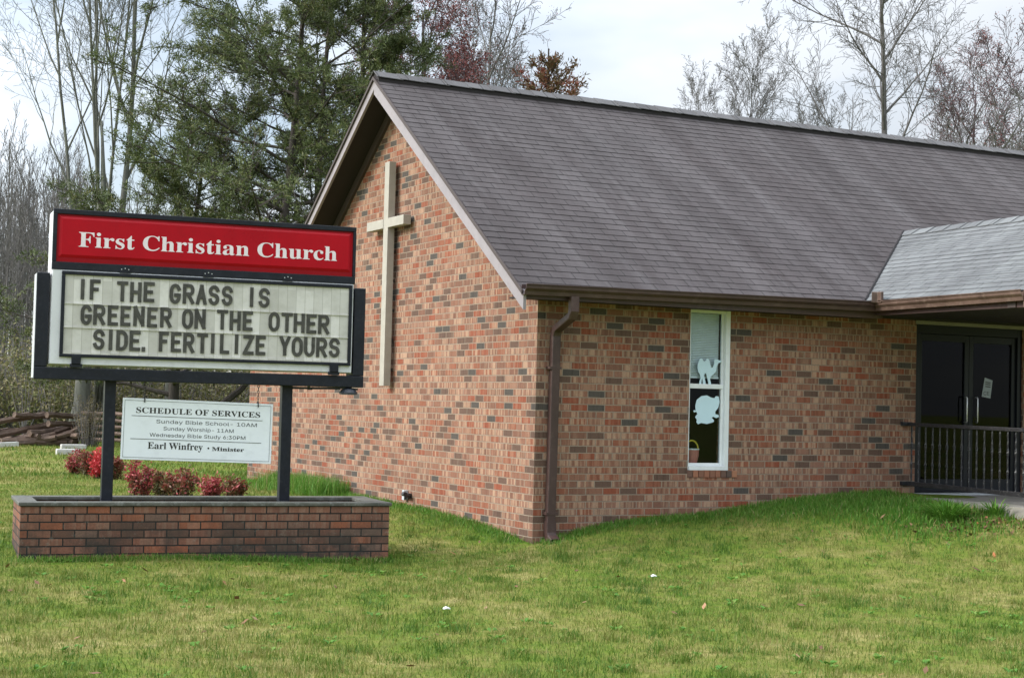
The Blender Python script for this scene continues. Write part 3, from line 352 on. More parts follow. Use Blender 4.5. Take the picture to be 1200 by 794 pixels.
# ------------------------------------------------------------------ lettering: glyph outlines traced as polygons
GL = json.loads(GLYPHS)
def glyph_mesh(lines_, mat, name, parent, depth=.004, thin=0.):
    """lines_: list of (contours, fx, fz, u, n, z): contours in glyph units placed on the u-z plane facing -n"""
    cu_ = bpy.data.curves.new('lettering', 'CURVE'); cu_.dimensions = '2D'; cu_.fill_mode = 'BOTH'; cu_.extrude = depth / 2; cu_.offset = thin
    for contours, fx, fz, u, z in lines_:
        for c in contours:
            sp = cu_.splines.new('POLY'); k = len(c) // 2; sp.points.add(k - 1); sp.use_cyclic_u = True
            for i in range(k): sp.points[i].co = (u + c[2 * i] * fx, z + c[2 * i + 1] * fz, 0, 1)
    tmp = bpy.data.objects.new('lettering_curve', cu_)
    me = bpy.data.meshes.new_from_object(tmp); bpy.data.objects.remove(tmp); bpy.data.curves.remove(cu_)
    return me
def text(txt, font, u0, u1, zb, cap, n_, mat, name, parent, depth=.004, thin=0., sep=False, slope=0., jit=0.):
    g = GL[font]; capu = 662. if font == 'serif' else 727.
    adv = sum(g[c][0] for c in txt)
    first, last = g[txt[0]], g[txt[-1]]
    l0 = min(x for p in first[1] for x in p[::2]); r1 = max(x for p in last[1] for x in p[::2])
    W_ = adv - last[0] + r1 - l0
    fx = (u1 - u0) / W_; fz = cap / capu; u = u0 - l0 * fx; out = []
    for c in txt:
        if g[c][1]: out.append((g[c][1], fx, fz, u, zb - slope * (u - u0) + (random.uniform(-jit, jit) if jit else 0)))
        u += g[c][0] * fx
    b = FR[parent]
    def put(items, nm):
        me = glyph_mesh(items, mat, nm, parent, depth, thin); co_ = np.zeros(len(me.vertices) * 3, np.float32); me.vertices.foreach_get('co', co_); co_ = co_.reshape(-1, 3)
        q = np.stack([co_[:, 0] - b.x, n_ - co_[:, 2] - b.y, co_[:, 1] - b.z], 1); me.vertices.foreach_set('co', q.astype(np.float32).ravel()); me.update()
        me.materials.clear(); me.materials.append(mat); return link(nm, me, parent)
    if sep: return [put([i], name) for i in out]
    return put(out, name)

# ------------------------------------------------------------------ terrain
TP = [(0, 0, 0), (.83, 0, .18), (1.5, 0, .26), (2.7, 0, .355), (3.2, 0, .43), (4.47, 0, .53), (5.4, 0, .54), (7.5, 0, .5), (12, 0, .5),
      (0, 1.4, .13), (0, 3.5, .19), (0, 6, .21), (0, 10.5, .14), (-5.52, .12, -.06), (-1.83, -.27, -.12), (-5.4, 1.2, .0), (-1.7, .8, -.03),
      (-3.7, -6.9, -.2), (-6.6, -5.9, -.2), (-.5, -8, -.2), (-1.8, -3.2, -.13), (2.9, -4.5, -.06), (6, -4.8, .05), (-9, -12, -.25), (2, -12, -.25), (9, -9, -.12),
      (4.3, -1.7, .38), (5.0, -2.6, .36), (3, -1.6, .26), (1.5, -1.6, .06), (0, -1.6, -.05), (3.6, -2.8, .12), (5, -3.6, .16), (8, -3.5, .4), (12, -4, .4),
      (-2, 14, .12), (-2, 7.5, .11), (0, 29, .2), (-6, 20, .12), (-10, 10, .0), (-12, 0, -.1), (-3, 40, .3), (8, 35, .3), (20, 20, .35), (20, 0, .5), (-25, 30, .15), (30, 40, .4), (-20, -20, -.3), (20, -20, -.3), (-25, 0, -.1)]
TPa = np.array(TP, float)
def _phi(d2): return np.sqrt(d2 + .16)
_A = _phi(((TPa[:, None, :2] - TPa[None, :, :2]) ** 2).sum(-1)); _n = len(TPa)
_P = np.c_[np.ones(_n), TPa[:, :2]]; _K = np.block([[_A - 0.02 * np.eye(_n), _P], [_P.T, np.zeros((3, 3))]])
_w = np.linalg.solve(_K, np.r_[TPa[:, 2], 0, 0, 0])
def ground(x, y):
    x = np.asarray(x, float); y = np.asarray(y, float); sh = x.shape; q = np.c_[x.ravel(), y.ravel()]
    out = np.empty(len(q))
    for i in range(0, len(q), 50000):
        s = q[i:i + 50000]; d2 = ((s[:, None, :] - TPa[None, :, :2]) ** 2).sum(-1)
        out[i:i + 50000] = _phi(d2) @ _w[:_n] + _w[_n] + s @ _w[_n + 1:]
    r = np.hypot(q[:, 0], q[:, 1] - 10); k = np.clip((r - 35) / 25, 0, 1)
    out = out * (1 - k) + .3 * k
    out += .012 * np.sin(q[:, 0] * 2.1 + .7 * np.sin(q[:, 1] * 1.3)) * np.cos(q[:, 1] * 1.7 + q[:, 0] * .6) * (1 - k)
    return out.reshape(sh)
def gz(x, y): return float(ground(np.array([x]), np.array([y]))[0])
def at(px, dist):
    """the spot on the ground seen in column px of the photograph at a given distance"""
    d = cf + cr * ((px - 600) / 1881.63); h = math.hypot(d.x, d.y); x = CAMP.x + d.x / h * dist; y = CAMP.y + d.y / h * dist
    return Vector((x, y, gz(x, y)))
def hgt(px, py, dist):
    """height above the ground of something seen at (px, py) that stands dist away"""
    d = cf + cr * ((px - 600) / 1881.63) - cu * ((py - 397) / 1881.63); h = math.hypot(d.x, d.y)
    return CAMP.z + d.z / h * dist - at(px, dist).z
gx = np.concatenate([-np.geomspace(900, 16.5, 22), np.arange(-16, 14.01, .25), np.geomspace(14.5, 900, 22)])
gy = np.concatenate([-np.geomspace(600, 16.5, 18), np.arange(-16, 16.01, .25), np.geomspace(16.5, 900, 30)])
XX, YY = np.meshgrid(gx, gy); ZZ = ground(XX, YY)
def green_amount(x, y):
    """how much greener, darker and taller the grass is: along the walls, on the bank and round the planter"""
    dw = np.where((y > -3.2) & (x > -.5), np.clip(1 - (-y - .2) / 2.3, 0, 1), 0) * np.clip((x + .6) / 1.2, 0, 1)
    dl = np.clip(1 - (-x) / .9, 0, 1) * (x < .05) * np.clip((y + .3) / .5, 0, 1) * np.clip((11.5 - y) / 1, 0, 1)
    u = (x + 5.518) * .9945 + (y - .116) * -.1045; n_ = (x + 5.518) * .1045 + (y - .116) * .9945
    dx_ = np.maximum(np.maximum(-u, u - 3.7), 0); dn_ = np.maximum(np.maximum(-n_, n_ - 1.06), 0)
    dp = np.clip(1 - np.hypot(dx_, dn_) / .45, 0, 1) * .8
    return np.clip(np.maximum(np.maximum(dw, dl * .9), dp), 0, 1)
nx_, ny_ = len(gx), len(gy); ii = np.arange(nx_ * ny_).reshape(ny_, nx_)
q_ = np.stack([ii[:-1, :-1], ii[:-1, 1:], ii[1:, 1:], ii[1:, :-1]], -1).reshape(-1, 4)
gm = np_mesh('ground', np.stack([XX, YY, ZZ], -1).reshape(-1, 3), q_, [], None, M['ground'])
at_ = gm.attributes.new('rich_green', 'FLOAT', 'POINT'); at_.data.foreach_set('value', green_amount(XX, YY).ravel().astype(np.float32) * .6)
gm.polygons.foreach_set('use_smooth', [True] * len(gm.polygons))
tag(link('ground', gm), kind='structure')

# ------------------------------------------------------------------ the church
CH = thing('brick_church', 'red brick church with steep brown shingle gable roof and glazed porch', 'church', (0, 0, 0))
K = .683; CS = 1 / math.hypot(1, K)
RY, RZ, EY, EZ = 4.10, 5.89, -.39, 2.823                      # ridge and eave of the main roof (top surface)
XL, XR = -.40, 17.0; BACK = 8.2
def roof_z(y): return RZ - K * abs(y - RY)
# gable wall, a pentagon under the roof
m = MB(); top = lambda y: roof_z(y) - .15
m.prism([(0, 0, -.3), (0, 0, top(0)), (0, RY, top(RY)), (0, BACK, top(BACK)), (0, BACK, -.3)], (.25, 0, 0))
m.build('gable_wall', M['brick'], CH)
WX0, WX1, WZ0, WZ1 = 2.03, 2.60, .826, 2.715
DX0, DX1, DZ0, DZ1 = 5.44, 7.26, .545, 2.69
m = MB(); y1 = .25; T = 2.735
m.box(.25, WX0, 0, y1, -.3, T); m.box(WX0, WX1, 0, y1, -.3, WZ0 - .085); m.box(WX1, DX0, 0, y1, -.3, T); m.box(DX0, DX1, 0, y1, DZ1 + .045, 2.80); m.box(DX0, DX1, 0, y1, -.3, DZ0 - .02); m.box(DX1, XR - .3, 0, y1, -.3, T)
m.box(WX0, WX1, .0, y1, WZ1 + .002, T)
m.build('front_wall', M['brick'], CH)
m = MB(); m.box(XR - .55, XR - .3, .25, BACK, -.3, 2.7); m.box(.25, XR - .55, BACK - .25, BACK, -.3, 2.7)
m.prism([(XR - .55, .02, 2.7), (XR - .55, RY, top(RY)), (XR - .55, BACK - .02, 2.7)], (.25, 0, 0)); m.build('back_wall', M['brick'], CH)
m = MB(); m.box(.0, 4.2, BACK + .003, 10.45, -.3, 2.45); m.build('annex_wall', M['brick'], CH)
m = MB(); m.prism([(-.12, BACK, 2.72), (-.12, 10.75, 2.42), (-.12, 10.75, 2.50), (-.12, BACK, 2.80)], (4.5, 0, 0)); m.build('annex_roof', M['soffit'], CH)
m = MB(); m.box(.25, XR - .55, .25, BACK - .25, .50, .55); m.build('floor', M['room'], CH)
m = MB(); m.box(.25, XR - .55, .25, BACK - .25, 2.72, 2.76); m.build('ceiling', M['room'], CH)
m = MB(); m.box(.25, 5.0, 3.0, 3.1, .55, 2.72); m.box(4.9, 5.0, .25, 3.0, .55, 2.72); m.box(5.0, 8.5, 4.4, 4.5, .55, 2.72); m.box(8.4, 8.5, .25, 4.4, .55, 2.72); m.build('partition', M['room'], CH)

def slope_sheet(m, o, du, dv, nrm, L, exposure, ulen, trim=None, u0=0., step=.011):
    """rows of shingles: o origin at the eave, du along the eave, dv up the slope; trim(s)->(ua, ub)"""
    o, du, dv, nrm = map(Vector, (o, du, dv, nrm)); n_ = int(math.ceil(L / exposure))
    for i in range(n_):
        a, b = i * exposure, min((i + 1) * exposure, L)
        ua, ub = trim(a) if trim else (0, ulen); ua2, ub2 = trim(b) if trim else (0, ulen)
        cut = max(1, int((ub - ua) / 1.6))
        jj = [random.uniform(-.0035, .0035) for _ in range(cut + 1)]; hh = [random.uniform(.75, 1.3) for _ in range(cut + 1)]
        for c in range(cut):
            f0, f1 = c / cut, (c + 1) / cut
            uA, uB = ua + (ub - ua) * f0, ua + (ub - ua) * f1; uC, uD = ua2 + (ub2 - ua2) * f1, ua2 + (ub2 - ua2) * f0
            p = [o + du * uA + dv * (a + jj[c]) + nrm * step * hh[c], o + du * uB + dv * (a + jj[c + 1]) + nrm * step * hh[c + 1], o + du * uC + dv * (b + .004) + nrm * .001, o + du * uD + dv * (b + .004) + nrm * .001,
                 o + du * uA + dv * (a + jj[c]), o + du * uB + dv * (a + jj[c + 1])]
            k = len(m.f); m.add(p, [(0, 1, 2, 3), (4, 5, 1, 0)])
            m.uv[k] = [(uA + u0, a + .004), (uB + u0, a + .004), (uC + u0, b - .004), (uD + u0, b - .004)]; m.uv[k + 1] = [(uA + u0, a + .006), (uB + u0, a + .006), (uB + u0, a + .008), (uA + u0, a + .008)]
LS = (RY - EY) / CS
m = MB(); slope_sheet(m, (XL - .015, EY - .03, EZ - .03 * K), (1, 0, 0), (0, CS, K * CS), (0, -K * CS, CS), LS + .03, .1411, XR - XL, step=.006)
slope_sheet(m, (XR, 2 * RY - EY + .03, EZ - .03 * K), (-1, 0, 0), (0, -CS, K * CS), (0, K * CS, CS), LS + .03, .1411, XR - XL + .015)
SH = m.build('shingle_roof', M['shingle'], CH)
# deck below the shingles, with the open soffit of the gable overhang
m = MB(); th = .11
m.prism([(XL + .03, EY + .02, EZ - .005), (XL + .03, RY, RZ - .012), (XL + .03, RY, RZ - th), (XL + .03, EY + .02, EZ - th)], (XR - XL - .06, 0, 0))
m.prism([(XL + .03, RY + .001, RZ - .012), (XL + .03, 2 * RY - EY - .02, EZ - .005), (XL + .03, 2 * RY - EY - .02, EZ - th), (XL + .03, RY + .001, RZ - th)], (XR - XL - .06, 0, 0))
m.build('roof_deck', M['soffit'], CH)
# ridge vent with its cap shingles
m = MB(); x = XL - .03; i = 0
while x < XR:
    w = min(.34, XR - x)
    for s in (1, -1):
        p = [(x, RY, RZ + .080), (x + w + .04, RY, RZ + .070), (x + w + .04, RY - s * .155, RZ + .070 - .155 * K * .92), (x, RY - s * .155, RZ + .080 - .155 * K * .92)]
        p += [(a, b, c - .009) for a, b, c in p]
        m.add(p, [(0, 1, 2, 3), (7, 6, 5, 4), (3, 2, 6, 7), (0, 3, 7, 4), (1, 5, 6, 2)])
        for q in range(5): m.uv[len(m.f) - 5 + q] = [(x, i * .141 + .02), (x + w - .05, i * .141 + .02), (x + w - .05, i * .141 + .10), (x, i * .141 + .10)]
    x += w; i += 1
m.build('ridge_cap', M['cap_shingle'], CH)
m = MB()
for s in (1, -1): m.prism([(XL, RY - s * .004, RZ + .004), (XL, RY - s * .135, RZ - .135 * K + .006), (XL, RY - s * .135, RZ - .135 * K + .052), (XL, RY - s * .004, RZ + .058)], (XR - XL, 0, 0))
m.build('ridge_vent', M['soffit'], CH)
# barge boards and their drip edge
for s, e in ((1, EY - .05), (-1, 2 * RY - EY + .05)):
    m = MB(); y0 = e; bw_ = .235 if s > 0 else .17
    m.prism([(XL - .01, y0, roof_z(y0) - .004), (XL - .01, RY, RZ - .004), (XL - .01, RY, RZ - bw_), (XL - .01, y0, roof_z(y0) - bw_ + .02)], (.035, 0, 0)); m.build('barge_board', M['barge'], CH)
    m = MB(); m.prism([(XL - .035, y0, roof_z(y0) - .001), (XL - .035, RY - s * .002, RZ - .001), (XL - .035, RY - s * .002, RZ - .045), (XL - .035, y0, roof_z(y0) - .045)], (.022, 0, 0)); m.build('drip_edge', M['frieze'], CH)
    m = MB(); ya, yb = (0.02 if s > 0 else BACK - .02), RY
    f = lambda y: roof_z(y) - th - .002
    m.prism([(-.045, ya, f(ya)), (-.045, yb, f(yb)), (-.045, yb, f(yb) - .15), (-.045, ya, f(ya) - .15)], (.043, 0, 0)); m.build('frieze_board', M['frieze'], CH)
# eave: fascia, soffit, gutter, downspout
PX0, PRX, PRZ, PY = 4.45, 6.41, 4.045, -2.93                 # porch roof: west eave, ridge, ridge height, front
PK = (PRZ - 2.935) / (PRX - PX0)
m = MB(); m.box(XL + .04, PX0 + .1, EY - .02, EY + .005, 2.70, 2.815); m.build('fascia', M['brown_metal'], CH)
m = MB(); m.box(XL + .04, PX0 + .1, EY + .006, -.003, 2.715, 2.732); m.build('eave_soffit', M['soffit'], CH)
def gutter(a, b, out, name, mat, zt):
    """K-style gutter from a to b, opening upward, front towards out"""
    a, b, o = Vector((*a, 0)), Vector((*b, 0)), Vector((*out, 0))
    prof = [(0, 0), (0, -.115), (.075, -.115), (.082, -.075), (.112, -.045), (.115, -.012), (.128, -.006), (.128, .004), (.108, .004), (.106, -.04), (.074, -.07), (.068, -.105), (.006, -.105), (.006, 0)]
    m = MB(); n_ = len(prof); vs = [p + o * x + Vector((0, 0, zt(p) + z)) for p in (a, b) for x, z in prof]
    m.add(vs, [tuple(range(n_))[::-1], tuple(range(n_, 2 * n_))] + [(i, (i + 1) % n_, n_ + (i + 1) % n_, n_ + i) for i in range(n_)])
    return m.build(name, mat, CH)
gutter((XL - .02, EY - .022), (PX0 - .02, EY - .022), (0, -1), 'gutter', M['brown_metal'], lambda p: 2.853 + .0095 * p.x)
m = MB(); dsy = -.46
pts = [(.205, dsy, 2.745), (.205, dsy, 2.585), (.204, dsy + .03, 2.53), (.202, -.095, 2.40), (.20, -.06, 2.32), (.195, -.058, 1.2), (.185, -.058, .22)]
def rect_tube(m, pts, w, d):
    prev = None
    for i, p in enumerate(pts):
        p = Vector(p); dr = (Vector(pts[min(i + 1, len(pts) - 1)]) - Vector(pts[max(i - 1, 0)])).normalized()
        rx = Vector((1, 0, 0)); rx = (rx - dr * rx.dot(dr)).normalized(); ry = dr.cross(rx)
        b = m.add([p + rx * w / 2 + ry * d / 2, p - rx * w / 2 + ry * d / 2, p - rx * w / 2 - ry * d / 2, p + rx * w / 2 - ry * d / 2], [])
        if prev is not None: m.f += [(prev + j, prev + (j + 1) % 4, b + (j + 1) % 4, b + j) for j in range(4)]
        prev = b
rect_tube(m, pts, .105, .08); DS = m.build('downspout', M['brown_metal'], CH, bevel=.012)
m = MB(); rect_tube(m, [(.186, -.058, .26), (.186, -.062, .13), (.19, -.085, .075), (.195, -.17, .03)], .118, .09); m.build('shoe', M['brown_metal'], DS, bevel=.01)
m = MB()
m.box(.12, .265, -.103, -.004, 1.95, 1.98); m.build('strap', M['brown_metal'], DS)
m = MB(); m.box(.115, .26, -.103, -.004, .33, .36); m.build('strap', M['brown_metal'], DS)
# window
WN = MB(); fw_ = .022
WN.box(WX0, WX0 + fw_, .015, .11, WZ0, WZ1); WN.box(WX1 - .062, WX1 - .001, .0, .11, WZ0, WZ1); WN.box(WX0 + fw_, WX1 - .062, .015, .11, WZ1 - .035, WZ1); WN.box(WX0 + fw_, WX1 - .062, .0, .11, WZ0, WZ0 + .05)
WIN = WN.build('window', M['white_vinyl'], CH, bevel=.004)
m = MB(); zm = 1.815; a, b = WX0 + fw_ + .001, WX1 - .063
m.box(a, b, .03, .07, zm - .028, zm + .028); m.box(b - .035, b, .035, .075, WZ0 + .051, zm - .03); m.box(a, b - .036, .035, .075, WZ0 + .051, WZ0 + .085); m.box(b - .022, b, .055, .09, zm + .03, WZ1 - .036); m.build('sash', M['white_vinyl'], WIN, bevel=.003)
m = MB(); m.box(a, b - .036, .052, .056, WZ0 + .086, zm - .03); m.box(a, b - .023, .07, .074, zm + .03, WZ1 - .037); m.build('pane', M['glass'], WIN)
m = MB()
z = WZ1 - .04
while z > 1.93: m.add([(a + .005, .10, z), (b - .03, .10, z), (b - .03, .118, z - .012), (a + .005, .118, z - .012)], [(0, 1, 2, 3)]); m.add([(a + .005, .118, z - .012), (b - .03, .118, z - .012), (b - .03, .112, z - .021), (a + .005, .112, z - .021)], [(0, 1, 2, 3)]); z -= .02
m.box(a + .005, b - .03, .10, .12, z - .006, z + .012); m.build('blind', M['white_vinyl'], WIN)
m = MB(); x = WX0 - .005
while x < WX1 + .06: m.box(x, x + .07, -.012, .12, WZ0 - .083, WZ0 - .003, random.random()); x += .0785
M['sill_brick'] = tinted('sill_brick', [(0, (.09, .07, .06)), (.3, (.20, .10, .07)), (.6, (.30, .13, .08)), (1, (.36, .17, .10))], .9)
m.build('window_sill', M['sill_brick'], CH, bevel=.004, tint=True)
# glazed double doors
m = MB(); m.box(DX0 - .02, DX1 + .02, -.012, .12, DZ1, DZ1 + .045); m.build('door_lintel', M['cream_trim'], CH)
fr_ = MB(); fr_.box(DX0, DX0 + .075, .03, .15, DZ0, DZ1); fr_.box(DX1 - .075, DX1, .03, .15, DZ0, DZ1); fr_.box(DX0 + .075, DX1 - .075, .03, .15, DZ1 - .11, DZ1); fr_.build('door_frame', M['dark_frame'], CH, bevel=.004)
mid = 6.375
for x0, x1, hx in ((DX0 + .078, mid - .003, mid - .075), (mid + .003, DX1 - .078, mid + .105)):
    m = MB(); z0, z1 = DZ0 + .015, DZ1 - .113
    m.box(x0, x0 + .07, .06, .11, z0, z1); m.box(x1 - .07, x1, .06, .11, z0, z1); m.box(x0 + .07, x1 - .07, .06, .11, z1 - .09, z1); m.box(x0 + .07, x1 - .07, .06, .11, z0, z0 + .16)
    D = m.build('door', M['dark_frame'], CH, bevel=.004)
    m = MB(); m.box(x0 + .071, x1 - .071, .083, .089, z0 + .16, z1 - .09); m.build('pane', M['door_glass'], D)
    m = MB(); m.tube([(hx, .06, 1.46), (hx, .01, 1.46), (hx, .005, 1.47), (hx, .005, 1.77), (hx, .01, 1.78), (hx, .06, 1.78)], .010, 8); m.build('handle', M['steel'], D, smooth=True)
# porch
m = MB()
sl_ = math.hypot(PRX - PX0, PRZ - 2.935); cx, cz = (PRX - PX0) / sl_, (PRZ - 2.935) / sl_
def yv(x): return ((2.935 + PK * (x - PX0)) - EZ) / K + EY
PF = -PY
slope_sheet(m, (PX0 - .03, PY, 2.935 - .03 * PK), (0, 1, 0), (cx, 0, cz), (-cz, 0, cx), sl_ + .03, .125, 0, trim=lambda s: (0, PF + yv(PX0 - .03 + s * cx) + .02), step=.006)
W2 = 2 * PRX
slope_sheet(m, (W2 - PX0 + .03, PY, 2.935 - .03 * PK), (0, 1, 0), (-cx, 0, cz), (cz, 0, cx), sl_ + .03, .125, 0, trim=lambda s: (0, PF + yv(PX0 - .03 + s * cx) + .02), step=.006)
m.build('porch_shingle_roof', M['porch_shingle'], CH)
m = MB(); y = PY - .01; i = 0
while y < yv(PRX) + .1:
    for s in (1, -1):
        p = [(PRX, y, PRZ + .026), (PRX, y + .36, PRZ + .012), (PRX - s * .15, y + .36, PRZ + .012 - .15 * PK), (PRX - s * .15, y, PRZ + .026 - .15 * PK)]
        p += [(a_, b_, c_ - .008) for a_, b_, c_ in p]; m.add(p, [(0, 1, 2, 3), (7, 6, 5, 4), (3, 2, 6, 7), (0, 3, 7, 4), (0, 4, 5, 1)])
        for q in range(5): m.uv[len(m.f) - 5 + q] = [(y, i * .141 + .02), (y + .25, i * .141 + .02), (y + .25, i * .141 + .1), (y, i * .141 + .1)]
    y += .31; i += 1
m.build('porch_ridge_cap', M['porch_shingle'], CH)
m = MB()
for s in (1, -1):
    X = lambda q: PRX - s * (PRX - q)
    m.prism([(X(PX0), PY + .02, 2.915), (PRX - s * .001, PY + .02, PRZ - .030), (PRX - s * .001, PY + .02, PRZ - .12), (X(PX0), PY + .02, 2.84)], (0, -PY + yv(PX0) - .04, 0))
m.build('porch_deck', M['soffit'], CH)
m = MB(); n0 = Vector((PX0 - .05, yv(PX0 - .05), 0)); n1_ = Vector((PRX, yv(PRX), 0)); pts = []
for q in np.linspace(0, 1, 8):
    x = PX0 - .02 + (PRX - PX0 + .02) * q; pts.append((x - .012, yv(x) + .005, 2.935 + PK * (x - PX0) + .010))
m.tube(pts, .016, 5); m.build('valley_flashing', M['soffit'], CH)
m = MB(); m.prism([(PX0 - .015, PY + .18, 2.735), (PX0 - .015, PY + .18, 2.83), (PRX, PY + .18, PRZ - .112), (W2 - PX0 + .015, PY + .18, 2.83), (W2 - PX0 + .015, PY + .18, 2.735)], (0, .12, 0)); m.build('porch_gable', M['frieze'], CH)
for s in (1, -1):
    X = lambda q: PRX - s * (PRX - q)
    m = MB(); m.prism([(X(PX0 - .06), PY - .012, 2.915), (PRX - s * .001, PY - .012, PRZ + .0), (PRX - s * .001, PY - .012, PRZ - .20), (X(PX0 - .06), PY - .012, 2.73)], (0, .03, 0)); m.build('porch_barge', M['copper_brown'], CH)
    m = MB(); m.box(min(X(PX0), X(PX0 + .025)), max(X(PX0), X(PX0 + .025)), PY + .02, EY - .03, 2.735, 2.87); m.build('porch_fascia', M['brown_metal'], CH)
m = MB(); m.box(PX0 + .027, W2 - PX0 - .027, PY + .30, -.004, 2.738, 2.752); m.build('porch_ceiling', M['soffit'], CH)
gutter((PX0 - .002, EY - .035), (PX0 - .002, PY + .005), (-1, 0), 'porch_gutter', M['copper_brown'], lambda p: 2.893 + .008 * (-p.y))
m = MB(); m.prism([(PX0 - .20, EY - .17, 2.875), (PX0 - .13, EY - .19, 2.875), (PX0 - .13, EY - .26, 2.875), (PX0 - .09, EY - .26, 2.875), (PX0 - .02, EY - .10, 2.875), (PX0 - .10, EY - .08, 2.875)], (0, 0, .135)); m.build('splash_guard', M['copper_brown'], CH, bevel=.008)
for X in (5.42, 7.78):
    m = MB(); m.box(X - .06, X + .06, PY + .32, PY + .44, .53, 2.735); m.box(X - .09, X + .09, PY + .29, PY + .47, .53, .62); m.build('porch_post', M['iron'], CH, bevel=.006)
m = MB(); m.box(-.06, -.002, 3.53, 3.60, .26, .39); SP = m.build('wall_tap', M['alu'], CH, bevel=.004)
m = MB(); m.box(-.055, -.002, 3.40, 3.527, .29, .355); m.tube([(-.03, 3.42, .325), (-.09, 3.38, .325), (-.12, 3.34, .295)], [.03, .022, .016], 8); m.tube([(-.12, 3.41, .35), (-.12, 3.34, .35)], .03, 8); m.build('valve', M['iron'], SP)
m = MB(); m.box(5.0, 8.6, -3.05, -.004, .20, .525); sl2 = m.build('porch_slab', M['concrete']); tag(sl2, kind='structure')
m = MB(); m.box(DX0 - .03, DX1 + .03, -.16, .028, .528, .552); m.build('door_threshold', M['alu'], CH)

# wall cross: post and arm standing off the brick on pegs
CR = thing('wall_cross', 'tall pale beige wooden cross fixed high on the brick gable', 'cross', (-.03, 4.2, 1.75))
m = MB(); m.box(-.150, -.05, 4.118, 4.276, 1.75, 4.775); m.build('upright', M['cross_paint'], CR, bevel=.005)
m = MB(); m.box(-.155, -.045, 4.279, 4.872, 3.878, 4.005); m.box(-.155, -.045, 3.573, 4.115, 3.878, 4.005); m.build('crossbar', M['cross_paint'], CR, bevel=.005)
for z in np.arange(1.95, 4.7, .40): m = MB(); m.box(-.05, -.001, 4.17, 4.23, z, z + .04); m.build('peg', M['frieze'], CR)
for y in (3.66, 4.72): m = MB(); m.box(-.045, -.001, y, y + .06, 3.92, 3.96); m.build('peg', M['frieze'], CR)

# iron railing running out from the wall beside the doors
RL = thing('iron_railing', 'black iron railing with thin twisted balusters in front of glass doors', 'railing', (5.30, -.05, .53))
rx_ = 5.30; ya, yb = -.03, -2.35
def rz_(y, z0): return z0 + (y - ya) * .012
m = MB(); m.beam((rx_, ya, 1.418), (rx_, yb, rz_(yb, 1.418)), .05, .045); m.build('top_rail', M['iron'], RL, bevel=.006)
m = MB(); m.beam((rx_, ya, .675), (rx_, yb, rz_(yb, .675)), .045, .055); m.build('bottom_rail', M['iron'], RL, bevel=.005)
for z in (1.395, .650): m = MB(); m.box(rx_ - .10, rx_ + .05, -.05, -.004, z, z + .05); m.build('wall_bracket', M['iron'], RL)
m = MB(); m.beam((rx_, yb, .527), (rx_, yb, 1.5), .05, .05, (0, 1, 0)); m.build('post', M['iron'], RL)
y = ya - .07
while y > yb + .05:
    m = MB(); n_ = 22; b0 = None
    for i in range(n_ + 1):
        f = i / n_; z = .70 + f * (1.395 - .70) + (y - ya) * .012; a_ = f * 9.5 + y; r_ = .0085 * (1.5 if abs(f - .33) < .03 or abs(f - .66) < .03 else 1)
        b = m.add([(rx_ + r_ * 1.3 * math.cos(a_ + j * math.pi / 2), y + r_ * 1.3 * math.sin(a_ + j * math.pi / 2), z) for j in range(4)], [])
        if b0 is not None: m.f += [(b0 + j, b0 + (j + 1) % 4, b + (j + 1) % 4, b + j) for j in range(4)]
        b0 = b
    m.build('baluster', M['iron'], RL); y -= .128

# paper animals on the window, the toy pail on its ledge, the notice on the door glass
def outline(name, label, cat, pts, sc, ox, oy, holes=(), y=.047, mat='paper'):
    """outline given in photo pixels, put on the window plane at real size"""
    P = []
    for x, z in pts:
        px, py = ox + x / sc, oy + z / sc
        d = cf + cr * ((px - 600) / 1881.63) - cu * ((py - 397) / 1881.63); t_ = (y - CAMP.y) / d.y; q = CAMP + d * t_; P.append((q.x, y, q.z))
    cx_ = sum(p[0] for p in P) / len(P); z0 = min(p[2] for p in P)
    m = MB(); m.prism(P, (0, .0025, 0)); o = m.build(name, M[mat], None, base=(cx_, y, z0)); return tag(o, label, cat, 'paper animal cutouts on the window')
outline('paper_camel', 'pale paper camel cutout stuck on the upper window sash', 'paper cutout',
  [(297, 640), (300, 605), (318, 560), (336, 552), (355, 583), (370, 577), (388, 553), (405, 563), (414, 600), (424, 636), (440, 640), (452, 604), (454, 570), (470, 558), (497, 570), (523, 578), (520, 589), (490, 598), (478, 628), (470, 672), (442, 705), (420, 722), (414, 748), (420, 775), (424, 800), (400, 800), (396, 775), (388, 735), (380, 700), (366, 690), (357, 712), (366, 745), (372, 775), (372, 800), (348, 800), (346, 770), (341, 735), (334, 770), (332, 800), (312, 800), (316, 765), (326, 735), (318, 700), (303, 672)], 7.94, 780, 350)
outline('paper_elephant', 'pale round paper elephant cutout stuck on the lower window pane', 'paper cutout',
  [(198, 84), (208, 46), (238, 22), (275, 17), (300, 30), (324, 36), (335, 22), (352, 24), (359, 60), (350, 100), (331, 124), (331, 141), (351, 147), (356, 160), (336, 168), (318, 159), (307, 165), (323, 185), (318, 195), (275, 207), (236, 200), (216, 209), (205, 195), (208, 178), (197, 163), (203, 151), (212, 142), (205, 126), (190, 130), (184, 119), (192, 114), (200, 118)], 5.675, 780, 460, y=.040)
TB = thing('toy_pail', 'small pink toy pail with yellow handle inside the window', 'toy', (2.21, .20, .876))
m = MB(); m.box(WX0 + .03, WX1 - .03, .125, .40, .85, .873); m.build('window_ledge', M['white_vinyl'], CH)
m = MB(); m.tube([(2.21, .20, .876), (2.21, .20, .99), (2.21, .20, 1.06)], [.06, .085, .09], 14); m.build('pail', M['terracotta'], TB)
m = MB(); m.tube([(2.21, .20, 1.062), (2.21, .20, 1.075)], [.094, .094], 14); m.build('rim', M['white_vinyl'], TB)
